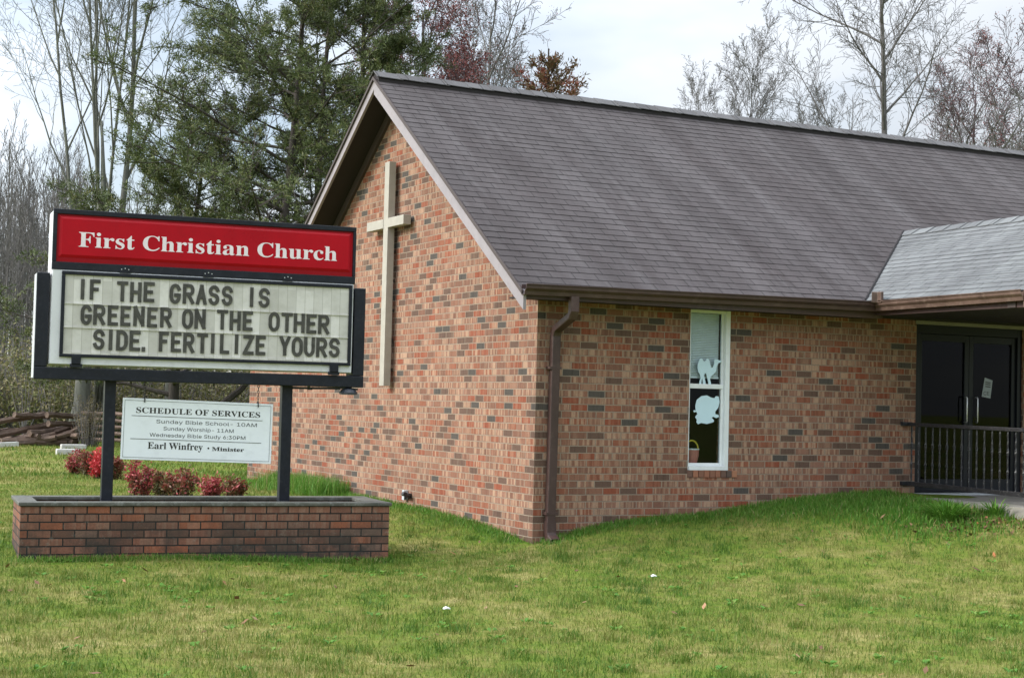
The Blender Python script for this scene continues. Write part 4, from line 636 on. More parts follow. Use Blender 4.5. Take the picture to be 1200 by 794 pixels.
m = MB(); m.tube([(2.21 + .09 * math.cos(a_), .20, 1.07 + .10 * math.sin(a_)) for a_ in np.linspace(0, math.pi, 12)], .010, 6); m.build('handle', M['yellow'], TB)
NB = thing('door_notice', 'tilted grey paper notice taped inside the right door glass', 'notice', (6.71, .0805, 1.77))
m = MB(); m.prism([(6.615, .0805, 1.795), (6.765, .0805, 1.775), (6.80, .0805, 2.01), (6.665, .0805, 2.045)], (0, -.002, 0)); m.build('sheet', M['notice'], NB)
m = MB()
for zz in (1.93, 1.96, 1.985): m.beam((6.675, .0778, zz), (6.765, .0778, zz - .008), .001, .013, (0, 0, 1))
m.build('print_line', M['lettering_black'], NB); text('CE', 'sans', 6.645, 6.745, 1.815, .07, .0772, M['lettering_black'], 'letter', NB, .001, 0., True)

# ------------------------------------------------------------------ planter, church sign and the board hanging under it
P0 = (-5.518, .116, 0); RA = R(-6)
PL = thing('brick_planter', 'low rectangular red brick planter with dark coping round the sign posts', 'planter', (1.85, .53, -.09), RA, P0)
m = MB(); w_ = .105; U, D_ = 3.70, 1.06
m.box(0, U, 0, w_, -.35, .452); m.box(0, U, D_ - w_, D_, -.35, .452); m.box(0, w_, w_, D_ - w_, -.35, .452); m.box(U - w_, U, w_, D_ - w_, -.35, .452)
m.build('brick_wall', M['planter_brick'], PL)
m = MB(); o_ = .022; cw = .17
m.box(-o_, U + o_, -o_, cw, .455, .492); m.box(-o_, U + o_, D_ - cw, D_ + o_, .455, .492); m.box(-o_, cw, cw + .002, D_ - cw - .002, .455, .490); m.box(U - cw, U + o_, cw + .002, D_ - cw - .002, .455, .490)
m.build('coping', M['coping'], PL, bevel=.007)
m = MB(); nx2, ny2 = 40, 10
gv = [(w_ + (U - 2 * w_) * i / nx2, w_ + (D_ - 2 * w_) * j / ny2, .415 + random.uniform(-.02, .02)) for j in range(ny2 + 1) for i in range(nx2 + 1)]
m.add(gv, [(j * (nx2 + 1) + i, j * (nx2 + 1) + i + 1, (j + 1) * (nx2 + 1) + i + 1, (j + 1) * (nx2 + 1) + i) for j in range(ny2) for i in range(nx2)])
m.build('soil', M['soil'], PL)

SG = thing('church_sign', 'church sign with red name panel above cream message board on black posts', 'sign', (1.77, .53, .41), RA, P0)
for u in (.808, 2.63):
    m = MB(); m.box(u, u + .112, .46, .575, .40, 1.70); m.build('post', M['black_metal'], SG, bevel=.006)
# U-shaped outer frame
m = MB(); zt = 2.745
m.box(.10, .225, .335, .62, 1.81, zt); m.box(3.355, 3.475, .335, .62, 1.81, zt - .003); m.box(.10, 3.475, .335, .62, 1.685, 1.808)
m.build('outer_frame', M['black_metal'], SG, bevel=.008)
m = MB(); m.box(.096, .0995, .34, .61, 1.70, zt - .01); m.build('frame_highlight', M['alu'], SG)  # pale strip added as the highlight on the frame's left side
m = MB(); m.box(.238, 3.345, .36, .80, 1.835, 3.375); m.build('cabinet', M['sign_white'], SG, bevel=.006)
m = MB(); a, b = .236, 3.349      # black trim round the red panel and the bar below it
m.box(a, b, .318, .372, 3.338, 3.386); m.box(a, a + .038, .318, .372, 2.86, 3.336); m.box(b - .030, b, .318, .372, 2.86, 3.336); m.box(a, b, .318, .372, 2.782, 2.858); m.build('trim', M['black_metal'], SG, bevel=.004)
m = MB(); ra, rb, rz0, rz1 = a + .040, b - .032, 2.860, 3.336
m.box(ra, rb, .338, .358, rz0, rz1); NPN = m.build('name_panel', M['red_trim'], SG)
m = MB(); i0, i1 = (ra + .02, rz0 + .045), (rb - .02, rz1 - .018); e = .028
o1 = [(i0[0], .337, i0[1]), (i1[0], .337, i0[1]), (i1[0], .337, i1[1]), (i0[0], .337, i1[1])]; o2 = [(i0[0] + e, .322, i0[1] + e), (i1[0] - e, .322, i0[1] + e), (i1[0] - e, .322, i1[1] - e), (i0[0] + e, .322, i1[1] - e)]
m.add(o1 + o2, [(4, 5, 6, 7), (0, 1, 5, 4), (1, 2, 6, 5), (2, 3, 7, 6), (3, 0, 4, 7)]); m.build('red_face', M['red'], NPN, bevel=.004)
text('First Christian Church', 'serif', .486, 3.143, 3.018, .213, .3215, M['lettering_white'], 'lettering', NPN, .003, .0005)
# message board
m = MB(); m.box(.245, 3.335, .325, .365, 1.84, 2.780); MBD = m.build('message_board', M['sign_white'], SG, bevel=.005)
m = MB(); a, b, z0, z1 = .335, 3.318, 1.912, 2.768
m.box(a, b, .295, .324, z1 - .035, z1); m.box(a, b, .295, .324, z0, z0 + .030); m.box(a, a + .034, .295, .324, z0 + .031, z1 - .036); m.box(b - .034, b, .295, .324, z0 + .031, z1 - .036); m.build('door_frame', M['black_metal'], MBD, bevel=.005)
m = MB(); m.box(a + .034, b - .034, .316, .323, z0 + .03, z1 - .035); m.build('panel', M['cells'], MBD)
m = MB()
for z in (2.447, 2.209): m.box(a + .034, b - .034, .305, .3155, z - .006, z + .006)
m.box(a + .034, b - .034, .303, .3155, z0 + .032, z0 + .052); m.build('letter_track', M['cells'], MBD)
ROWS = [[('I', 0.523, 0.556), ('F', 0.609, 0.713), ('T', 0.874, 0.986), ('H', 1.005, 1.12), ('E', 1.139, 1.249), ('G', 1.4, 1.515), ('R', 1.534, 1.652), ('A', 1.669, 1.78), ('S', 1.797, 1.909), ('S', 1.933, 2.046), ('I', 2.223, 2.264), ('S', 2.318, 2.433)], [('G', 0.528, 0.638), ('R', 0.651, 0.769), ('E', 0.792, 0.896), ('E', 0.918, 1.02), ('N', 1.046, 1.158), ('E', 1.183, 1.286), ('R', 1.313, 1.43), ('O', 1.534, 1.648), ('N', 1.661, 1.775), ('T', 1.889, 2.004), ('H', 2.022, 2.138), ('E', 2.158, 2.263), ('O', 2.428, 2.547), ('T', 2.564, 2.683), ('H', 2.694, 2.813), ('E', 2.831, 2.939), ('R', 2.956, 3.078)], [('S', 0.658, 0.771), ('I', 0.812, 0.847), ('D', 0.884, 1.0), ('E', 1.015, 1.124), ('.', 1.138, 1.174), ('F', 1.308, 1.407), ('E', 1.429, 1.535), ('R', 1.553, 1.668), ('T', 1.692, 1.806), ('I', 1.835, 1.876), ('L', 1.929, 2.028), ('I', 2.081, 2.121), ('Z', 2.169, 2.282), ('E', 2.3, 2.405), ('Y', 2.55, 2.666), ('O', 2.68, 2.8), ('U', 2.811, 2.928), ('R', 2.942, 3.06), ('S', 3.081, 3.197)]]
def arc(cx, cy, rx, ry, a0, a1, n_=14): return [(cx + rx * math.cos(R(a0 + (a1 - a0) * i / n_)), cy + ry * math.sin(R(a0 + (a1 - a0) * i / n_))) for i in range(n_ + 1)]
STROKES = {'I': [[(.5, 0), (.5, 1)]], 'F': [[(0, 0), (0, 1)], [(0, 1), (1, 1)], [(0, .52), (.75, .52)]], 'T': [[(0, 1), (1, 1)], [(.5, 0), (.5, 1)]], 'H': [[(0, 0), (0, 1)], [(1, 0), (1, 1)], [(0, .5), (1, .5)]],
 'E': [[(0, 0), (0, 1)], [(0, 1), (1, 1)], [(0, 0), (1, 0)], [(0, .51), (.8, .51)]], 'G': [arc(.5, .66, .5, .34, 25, 180) + arc(.5, .34, .5, .34, 180, 360) + [(1, .42)], [(.58, .42), (1, .42)]],
 'R': [[(0, 0), (0, 1)], [(0, 1), (.55, 1)] + arc(.62, .74, .38, .26, 90, -90)[1:] + [(0, .48)], [(.45, .48), (1, 0)]], 'A': [[(0, 0), (.5, 1)], [(.5, 1), (1, 0)], [(.2, .34), (.8, .34)]],
 'S': [arc(.5, .75, .5, .25, 15, 235, 14) + [(.5, .52)] + arc(.5, .26, .5, .26, 55, -165, 14)], 'O': [arc(.5, .66, .5, .34, 0, 180) + arc(.5, .34, .5, .34, 180, 360) + [(1, .66)]], 'N': [[(0, 0), (0, 1)], [(1, 0), (1, 1)], [(0, 1), (1, 0)]],
 'D': [[(0, 0), (0, 1)], [(0, 1), (.4, 1)] + arc(.42, .66, .58, .34, 90, 0)[1:] + arc(.42, .34, .58, .34, 0, -90) + [(0, 0)]], 'L': [[(0, 1), (0, 0)], [(0, 0), (1, 0)]], 'Z': [[(0, 1), (1, 1)], [(1, 1), (0, 0)], [(0, 0), (1, 0)]],
 'Y': [[(0, 1), (.5, .42)], [(1, 1), (.5, .42)], [(.5, .42), (.5, 0)]], 'U': [[(0, 1), (0, .36)] + arc(.5, .34, .5, .34, 180, 360)[1:] + [(1, 1)]], '.': [[(.5, -.02), (.5, .06)]]}
def letter(ch, u0, u1, zb, cap, n_, sw, parent):
    m = MB(); k = 0
    for st in STROKES[ch]:
        P = [Vector((u0 + sw / 2 + t * (u1 - u0 - sw), zb + sw / 2 + h * (cap - sw))) for t, h in st]; P = [p for i, p in enumerate(P) if i == 0 or (p - P[i - 1]).length > 1e-4]; cl = (P[0] - P[-1]).length < 1e-4 and len(P) > 3
        if not cl:
            e0, e1 = (P[0] - P[1]).normalized(), (P[-1] - P[-2]).normalized(); P[0] = P[0] + e0 * sw * .49; P[-1] = P[-1] + e1 * sw * .49
        lo, hi = [], []
        for i, p in enumerate(P):
            a_ = (P[i] - P[i - 1]) if i else ((P[i] - P[-2]) if cl else (P[1] - P[0])); b_ = (P[i + 1] - P[i]) if i < len(P) - 1 else ((P[1] - P[i]) if cl else a_)
            d = (a_.normalized() + b_.normalized()).normalized(); nn = Vector((-d.y, d.x)); w = sw / 2 / max(.6, abs(nn.dot(Vector((-b_.y, b_.x)).normalized()))); lo.append(p - nn * w); hi.append(p + nn * w)
        nf, nb = n_ - .0004 * k, n_ + .0015; c = len(P); k += 1
        b0 = m.add([(q.x, nf, q.y) for q in lo] + [(q.x, nf, q.y) for q in hi] + [(q.x, nb, q.y) for q in lo] + [(q.x, nb, q.y) for q in hi],
              [f for i in range(c - 1) for f in ((i, i + 1, c + i + 1, c + i), (2 * c + i, 2 * c + i + 1, i + 1, i), (c + i, c + i + 1, 3 * c + i + 1, 3 * c + i))] + ([] if cl else [(0, c, 3 * c, 2 * c), (c - 1, 3 * c - 1, 4 * c - 1, 2 * c - 1)]))
    return m.build('letter', M['letter_ink'], parent)
for row, zb in zip(ROWS, (2.488, 2.240, 1.994)):
    for ch, uA, uB in row: letter(ch, uA, uB, zb + random.uniform(-.004, .004), .205, .3045, .0365, MBD)
for u in (.95, 1.79, 2.62):
    m = MB(); m.box(u - .055, u + .055, .312, .317, 2.775, 2.83); m.build('hinge', M['black_metal'], SG)
    m = MB()
    for k in (-.035, 0, .035): m.tube([(u + k, .313, 2.822 - abs(k) * .3), (u + k, .309, 2.822 - abs(k) * .3)], .006, 8)
    m.build('screw', M['alu'], SG)
for u in (.50, 3.14): m = MB(); m.box(u - .045, u + .045, .285, .322, 1.845, 1.935); m.box(u - .06, u + .06, .30, .322, 1.81, 1.845); m.build('latch', M['black_metal'], SG, bevel=.004)
for u in (.62, 1.06, 1.9, 2.9, 3.2):
    m = MB(); m.tube([(u, .42, 1.684), (u, .42, 1.655)], [.014, .008], 8); m.build('bolt', M['iron'], SG)
m = MB(); m.tube([(2.74, .50, 1.665), (3.0, .42, 1.668), (3.24, .40, 1.672)], .013, 8); m.tube([(2.92, .44, 1.68), (2.92, .44, 1.648)], .028, 8); LA = m.build('lamp_arm', M['lamp_black'], SG)
m = MB(); m.tube([(3.33, .40, 1.685), (3.33, .40, 1.66), (3.33, .40, 1.63), (3.33, .40, 1.612)], [.03, .075, .098, .098], 16); m.beam((3.23, .40, 1.68), (3.43, .40, 1.665), .03, .02); m.build('floodlight', M['lamp_black'], LA, smooth=False)
m = MB(); m.tube([(3.33, .40, 1.6115), (3.33, .40, 1.607)], .085, 16); m.build('lens', M['lens_blue'], LA)

HB = thing('hanging_board', 'white service times board hanging on chains below the message board', 'sign', (1.77, .45, .88), RA, P0)
ub, sl3 = .990, .0215
def hz(u, v): return 1.522 - v - sl3 * (u - .99)
def hu(u, v): return u + v * .0 
m = MB(); bwid, bh = 1.545, .625
m.prism([(ub, .45, hz(ub, 0)), (ub + bwid, .45, hz(ub + bwid, 0)), (ub + bwid - .006, .45, hz(ub + bwid, bh)), (ub - .008, .45, hz(ub, bh))], (0, .02, 0)); PB = m.build('board', M['board_white'], HB, bevel=.003)
m = MB()
def hline(ua, ub_, v, w=.005): m.beam((ua, .4485, hz(ua, v)), (ub_, .4485, hz(ub_, v)), .002, w, (0, 0, 1))
hline(ub + .09, ub + 1.435, .178); hline(ub + .085, ub + 1.43, .412)
m.build('rule', M['letter_grey'], PB)
m = MB(); hline(ub + .02, ub + 1.52, .024, .003); hline(ub + .015, ub + 1.515, bh - .024, .003)
m.beam((ub + .02, .4485, hz(ub, .024)), (ub + .014, .4485, hz(ub, bh - .024)), .002, .003, (1, 0, 0)); m.beam((ub + 1.522, .4485, hz(ub + 1.52, .024)), (ub + 1.516, .4485, hz(ub + 1.52, bh - .024)), .002, .003, (1, 0, 0)); m.build('border', M['letter_grey'], PB)
def ht(t_, font, ua, u2, v, cap, mat, thin=0., ): text(t_, font, ub + ua, ub + u2, hz(ub + ua, v), cap, .4488, mat, 'lettering', PB, .001, thin, False, sl3)
ht('SCHEDULE OF SERVICES', 'serif', .135, 1.410, .148, .082, M['lettering_black'], .0002)
ht('Sunday Bible School- 10AM', 'sans', .340, 1.378, .246, .052, M['letter_grey'], 0)
ht('Sunday Worship- 11AM', 'sans', .415, 1.137, .316, .052, M['letter_grey'], 0)
ht('Wednesday Bible Study 6:30PM', 'sans', .277, 1.262, .384, .052, M['letter_grey'], 0)
ht('Earl Winfrey', 'serif', .262, .822, .508, .096, M['lettering_black'], .0002)
ht('Minister', 'serif', .918, 1.250, .508, .055, M['lettering_black'], .0008)
m = MB(); m.tube([(ub + .88, .4495, hz(ub + .88, .484)), (ub + .88, .4475, hz(ub + .88, .484))], .010, 10); m.build('bullet', M['lettering_black'], PB)
for u, zt_ in ((1.205, 1.683), (2.375, 1.683)):
    m = MB(); z = hz(u, .03); k = 0
    m.tube([(u, .440, z - .01), (u, .44, z + .03), (u, .47, z + .045), (u, .478, z + .0)], .006, 6)
    while z < zt_:
        a_ = math.pi / 2 * (k % 2); pp = [(u + .010 * math.cos(q) * math.cos(a_), .46 + .010 * math.cos(q) * math.sin(a_), z + .03 + .019 * math.sin(q)) for q in np.linspace(0, 2 * math.pi, 9)]
        m.tube(pp, .0035, 4, False); z += .030; k += 1
    m.build('chain', M['iron'], HB)

# ------------------------------------------------------------------ vegetation builders
def tubes_np(branches, sides):
    """branches: list of (pts, radii); returns V, quads"""
def rand_dir(): 
    v = Vector((random.gauss(0, 1), random.gauss(0, 1), random.gauss(0, 1))); return v.normalized()
class Tree:
    def __init__(s): s.w = MB(); s.tw = MB(); s.tips = []
    def limb(s, p, d, L, r, lev, P):
        """one limb and everything that grows from it"""
        n_ = P['seg'][min(lev, len(P['seg']) - 1)]; pts = [Vector(p)]; rad = [r]; d = Vector(d).normalized(); st = L / n_
        wig = P['wig'][min(lev, len(P['wig']) - 1)]; up = P['up'][min(lev, len(P['up']) - 1)]
        for i in range(n_):
            d = (d + rand_dir() * wig + Vector((0, 0, up))).normalized(); pts.append(pts[-1] + d * st)
            f = (i + 1) / n_; rad.append(max(P['rmin'], r * (1 - f * P['taper'][min(lev, len(P['taper']) - 1)])))
        (s.w if lev <= P.get('trunklev', 0) else s.tw).tube(pts, rad, 7 if lev == 0 else (5 if lev == 1 else 3), lev == 0)
        if lev >= P['lev']: s.tips.append((pts[-1], d, lev)); 
        else:
            nc = P['kids'][lev]; nc = int(nc * random.uniform(.8, 1.2) + .5); az = random.random() * 6.3; t0 = P['t0'][min(lev, len(P['t0']) - 1)]
            for k in range(nc):
                t = t0 + (1 - t0) * (k + random.random() * .8) / nc; t = min(t, .97); i = int(t * n_); fr = t * n_ - i; i = min(i, n_ - 1)
                q = pts[i].lerp(pts[i + 1], fr); dd = (pts[i + 1] - pts[i]).normalized()
                az += 2.4 + random.uniform(-.5, .5); x = dd.orthogonal().normalized(); y = dd.cross(x)
                an = R(P['ang'][min(lev, len(P['ang']) - 1)] * random.uniform(.75, 1.25)); side = x * math.cos(az) + y * math.sin(az)
                if P.get('flat') and lev >= 1: side.z *= .22; side.normalize()
                cd = dd * math.cos(an) + side * math.sin(an)
                ln = P['len'][lev] * L * (1 - P['fall'][min(lev, len(P['fall']) - 1)] * t) * random.uniform(.75, 1.2)
                rr = min(rad[i] * .7, P['rr'][lev] * r)
                s.limb(q, cd, ln, rr, lev + 1, P)
                if lev + 1 >= P.get('leaflev', 99): s.tips.append((q + cd * ln * .55, cd, lev + 1))
            s.tips.append((pts[-1], d, lev))
def leaves(name, spots, mat, parent, n_=8, size=.12, wid=.03, spread=1., tint=(0, 1), droop=0., radius=.0, base=None, flat=1.):
    """many small narrow leaves round each spot; spots: (point, direction, tint centre)"""
    k = len(spots); Pn = np.array([tuple(s[0]) for s in spots]); Dn = np.array([tuple(s[1]) for s in spots]); Tn = np.array([s[2] for s in spots])
    Pn = np.repeat(Pn, n_, 0); Dn = np.repeat(Dn, n_, 0); Tn = np.repeat(Tn, n_)
    c = len(Pn); rd = rng.normal(size=(c, 3)); rd /= np.linalg.norm(rd, axis=1)[:, None]
    off = rng.normal(size=(c, 3)) * radius; off[:, 2] *= flat
    d = Dn * (1 - spread * .5) + rd * spread; d[:, 2] -= droop; d /= np.linalg.norm(d, axis=1)[:, None]
    sd = np.cross(d, rng.normal(size=(c, 3))); sd /= np.linalg.norm(sd, axis=1)[:, None]
    L = size * rng.uniform(.6, 1.3, c)[:, None]; Wd = wid * rng.uniform(.7, 1.3, c)[:, None]
    a = Pn + off; mid = a + d * L * .5; tip = a + d * L
    V = np.stack([a, mid + sd * Wd / 2, tip, mid - sd * Wd / 2], 1)
    b = np.array(FR[parent] if parent is not None else (base or (0, 0, 0))); V = (V - b).reshape(-1, 3)
    q = np.arange(c * 4).reshape(c, 4); T = np.clip(np.repeat(Tn + rng.normal(size=c) * .14, 4), tint[0], tint[1])
    return link(name, np_mesh(name, V, q, [], T, mat), parent, Vector(b))

# -- the row of red-leaved shrubs
def nandina(px, dist, wpx, hpx, label, mat, mean, grp='red and green shrubs along the path'):
    p = at(px, dist); s_ = dist / 1881.63; w, h = wpx * s_, hpx * s_ * 1.15
    T = thing('nandina_shrub', label, 'shrub', p, group=grp); m = MB(); sp = []
    for i in range(int(9 + w * 16)):
        a_ = random.random() * 6.28; r0 = w * .16 * random.random() ** .5; r1 = w * .5 * random.random() ** .6
        q0 = p + Vector((r0 * math.cos(a_), r0 * math.sin(a_), -.02)); q1 = p + Vector((r1 * math.cos(a_), r1 * math.sin(a_), h * random.uniform(.45, 1.0) * (1 - .35 * (r1 / (w * .5)) ** 2)))
        qm = q0.lerp(q1, .5) + Vector((0, 0, h * .08)); m.tube([q0, qm, q1], [.007, .005, .003], 3, False)
        for k in range(10):
            t = random.uniform(.15, 1.02); q = q0.lerp(qm, t * 2) if t < .5 else qm.lerp(q1, t * 2 - 1)
            sp.append((q + rand_dir() * w * .06, (q1 - q0).normalized(), mean + .32 * (t - .55) + random.gauss(0, .10)))
    m.build('stem', M['rail_wood'], T); leaves('foliage', sp, M[mat], T, 9, .062, .024, 1.2, radius=.028)
nandina(93, 29.6, 19, 26, 'smallest reddish shrub with bare stems at the left end of the row', 'nandina', .62)
nandina(107, 29.0, 26, 28, 'tan and russet shrub second from the left end of the row', 'nandina', .42)
nandina(120, 28.2, 30, 34, 'brightest red shrub behind the left sign post', 'nandina_red', .55)
nandina(138, 28.0, 22, 26, 'small rusty shrub just right of the left sign post', 'nandina', .45)
nandina(169, 23.6, 43, 40, 'largest dark red rounded shrub under the hanging board', 'nandina', .62)
nandina(197, 23.4, 22, 28, 'thin greenish shrub between the large red one and the wide mottled one', 'nandina', .30)
nandina(219, 23.0, 42, 34, 'wide mottled red and green shrub right of the largest one', 'nandina', .42)
nandina(253, 22.6, 34, 26, 'low crimson shrub near the brick corner', 'nandina', .68)
nandina(281, 22.4, 30, 26, 'rusty green shrub at the right end of the row', 'nandina', .40)

# -- old split rails: zigzag fence and the collapsed heap at its left end
FD = 44.5
FT = thing('split_rail_fence', 'weathered zigzag split rail fence across the back of the lawn', 'fence', at(190, FD))
def rail(a, b, r):
    m = MB(); d = b - a; n_ = 5; pts = [a.lerp(b, i / n_) + Vector((0, 0, random.uniform(-.02, .02))) for i in range(n_ + 1)]
    m.tube(pts, [r * random.uniform(.8, 1.1) for _ in pts], 6); return m
zz = [(152, 0, 44), (176, 1, 46), (200, 0, 44), (228, 1, 46), (256, 0, 44), (284, 1, 46)]
prev = at(104, 45.5)
for px, z_, dd in zz:
    q = at(px, dd)
    for k in range(5):
        e = (q - prev).normalized() * .18; zc = Vector((0, 0, .10 + k * .175 + (.085 if z_ else 0))); rail(prev - e + zc, q + e + zc, .055).build('rail', M['rail_wood'], FT)
    prev = q
HP = 43.0
def heap(x0, y0, x1, y1, d0, d1, r, n_):
    """a rail lying in the heap; ends given by column and height over the grass"""
    a = at(x0, d0); b = at(x1, d1); a.z += y0; b.z += y1
    m = rail(a, b, r); o = m.build('fallen_rail', M['rail_wood'], None, base=tuple(a)); tag(o, 'weathered split rail tumbled in the heap left of the zigzag fence', 'rail', 'fallen rails heaped on the lawn')
for k in range(26):
    xa = random.uniform(-14, 60); ln = random.uniform(45, 80); yy = abs(random.gauss(.22, .2)); sl = random.uniform(-.12, .42)
    heap(xa, max(.06, yy - (.12 if sl > 0 else -.1)), min(xa + ln, 96), max(.07, yy + sl * .6), HP + random.uniform(-1.0, 1.6), HP + random.uniform(-1.0, 1.6), random.uniform(.06, .095), k)
for xa, ya_, xb, yb_ in ((-10, .55, 55, .80), (-5, .20, 60, .52), (20, .78, 60, .74), (58, .80, 97, .72), (40, .12, 92, .50), (30, .07, 90, .10), (-12, .30, 30, .38), (60, .55, 98, .56)):
    heap(xa, ya_, xb, yb_, HP - .4, HP + .3, .085, 0)
a, b = at(-14, 41.0), at(25, 41.6); m = MB(); m.beam(a + Vector((0, 0, .06)), b + Vector((0, 0, .07)), .10, .11); tag(m.build('white_plank', M['white_wood'], None, base=tuple(a)), 'white painted plank lying in front of the rail heap', 'plank')
for px, w_, lb in ((90, .30, 'flat pale stone block lying on the grass near the fence end'), (84, .26, 'lower grey stone block behind the left end of the shrub row')):
    p = at(px, 40.5 if px == 90 else 37.5); m = MB(); m.prism([p + Vector((x, y, -.03)) for x, y in ((-w_, -.12), (w_, -.15), (w_ * .9, .15), (-w_ * .95, .12))], (0, 0, .14)); tag(m.build('stone_block', M['stone'], None, base=tuple(p), bevel=.02), lb, 'stone')

# -- bare trees
def bare_tree(name, label, pos, height, r, P, bark_, group=None, lean=(0, 0), stems=None, buds=None, seed=1, cat='tree'):
    random.seed(seed); T = thing(name, label, cat, pos, group=group); t = Tree()
    for k, (dx, dy, ln, hf, rf) in enumerate(stems or [(0, 0, lean, 1, 1)]):
        t.limb(Vector(pos) + Vector((dx, dy, -.1)), (ln[0], ln[1], 1), height * hf, r * rf, 0, P)
    t.w.build('trunk', bark_, T, smooth=True); t.tw.build('branches', bark_, T)
    if buds:
        sp = [(p, d, random.uniform(.2, .9)) for p, d, l in t.tips]; leaves('buds', sp, M['bud'], T, buds[0], buds[1], buds[2], 1.4, radius=buds[3])
    return T, t
PB_ = dict(lev=4, seg=[10, 7, 5, 4, 3], wig=[.05, .12, .16, .2, .22], up=[.03, .09, .07, .05, .03], taper=[.82, .85, .85, .8, .6], kids=[16, 9, 7, 6], t0=[.38, .25, .2, .15], ang=[38, 42, 42, 40], len=[.40, .50, .50, .5], fall=[.45, .4, .4, .3], rr=[.27, .40, .45, .5], rmin=.0055)
# multi-stemmed tree rising behind the sign
pos = at(105, 47)
Pp = dict(PB_, kids=[8, 7, 6, 4], t0=[.40, .3, .2, .15], ang=[24, 34, 38, 40], up=[.012, .10, .07, .05, .03], len=[.36, .5, .5, .5], wig=[.045, .10, .15, .2, .2], rr=[.42, .45, .5, .6])
def fan(a, e): return (cr.x * a + cf.x * e, cr.y * a + cf.y * e)
stem = lambda o, a, e, h, r: (cr.x * o, cr.y * o, fan(a, e), h, r)
bare_tree('poplar_tree', 'tall bare tree with five pale upright stems rising behind the red panel', pos, 17.0, .10, Pp, M['bark_poplar'], seed=21,
          stems=[stem(-.15, -.085, .0, 1, .75), stem(.02, -.030, .05, .98, .85), stem(.18, .02, -.05, 1.0, .75), stem(.42, .075, .03, 1., 1.3), stem(.30, .05, -.06, .95, .7)])
# tall slender woods at the left
wood = []
for i in range(6):
    random.seed(40 + i); t = Tree(); Pw = dict(PB_, lev=3, kids=[14, 5, 3], t0=[.38, .2, .15], ang=[24, 30, 36], len=[.24, .45, .5], wig=[.03, .07, .12, .15], up=[.03, .14, .12, .08], rmin=.009, trunklev=5)
    t.limb((0, 0, -.2), (random.uniform(-.05, .05), random.uniform(-.05, .05), 1), 11.5, .10, 0, Pw)
    o = t.w.build('bare_woodland_tree', M['bark_wood'], None); wood.append(o.data); bpy.data.objects.remove(o)
random.seed(5)
for i in range(125):
    px = random.uniform(-45, 330) if i > 75 else random.uniform(-25, 110); d = random.uniform(58, 92); p = at(px, d)
    o = bpy.data.objects.new('bare_woodland_tree', wood[i % 6]); COL.objects.link(o); o.location = p; sc = random.uniform(.62, .92) * (d / 70)
    o.scale = (sc, sc, sc * random.uniform(.9, 1.15)); o.rotation_euler = (0, 0, random.random() * 6.28)
    tag(o, 'slender bare grey tree in the wood beyond the rail fence', 'tree', 'slender bare trees of the wood')
# broken trunk leaning beside the sign post, seen under the sign
p = at(97, 46); m = MB(); m.tube([p + Vector((0, 0, -.1)), p + Vector((.05, .1, 1.0)), p + Vector((.12, .2, 2.6)), p + Vector((.1, .3, 5))], [.26, .22, .2, .15], 9); m.tube([p + Vector((-.35, 0, -.1)), p + Vector((-.1, .1, 1.0)), p + Vector((.15, .2, 2.2))], [.10, .085, .06], 7); m.tube([p + Vector((.1, .3, 4.5)), p + Vector((.5, .3, 7)), p + Vector((.4, .4, 9))], [.12, .08, .03], 6)
tag(m.build('tree_trunk', M['bark_poplar'], None, base=tuple(p), smooth=True), 'thick lichened trunk with a leaning stem visible below the sign', 'tree')
p = at(201, 46); m = MB(); m.tube([p + Vector((0, 0, -.1)), p + Vector((.03, .1, 2.2)), p + Vector((.1, .2, 6))], [.15, .13, .08], 8); tag(m.build('tree_trunk', M['bark_poplar'], None, base=tuple(p), smooth=True), 'straight grey trunk seen above the hanging board', 'tree')
p = at(280, 41); m = MB(); m.tube([p + Vector((-1.05, 0, .6)), p + Vector((.1, .1, 1.5)), p + Vector((1.2, .3, 2.7))], [.10, .085, .06], 7); tag(m.build('leaning_trunk', M['bark_pine'], None, base=tuple(p)), 'dark fallen trunk leaning at a slant beside the brick corner', 'tree')

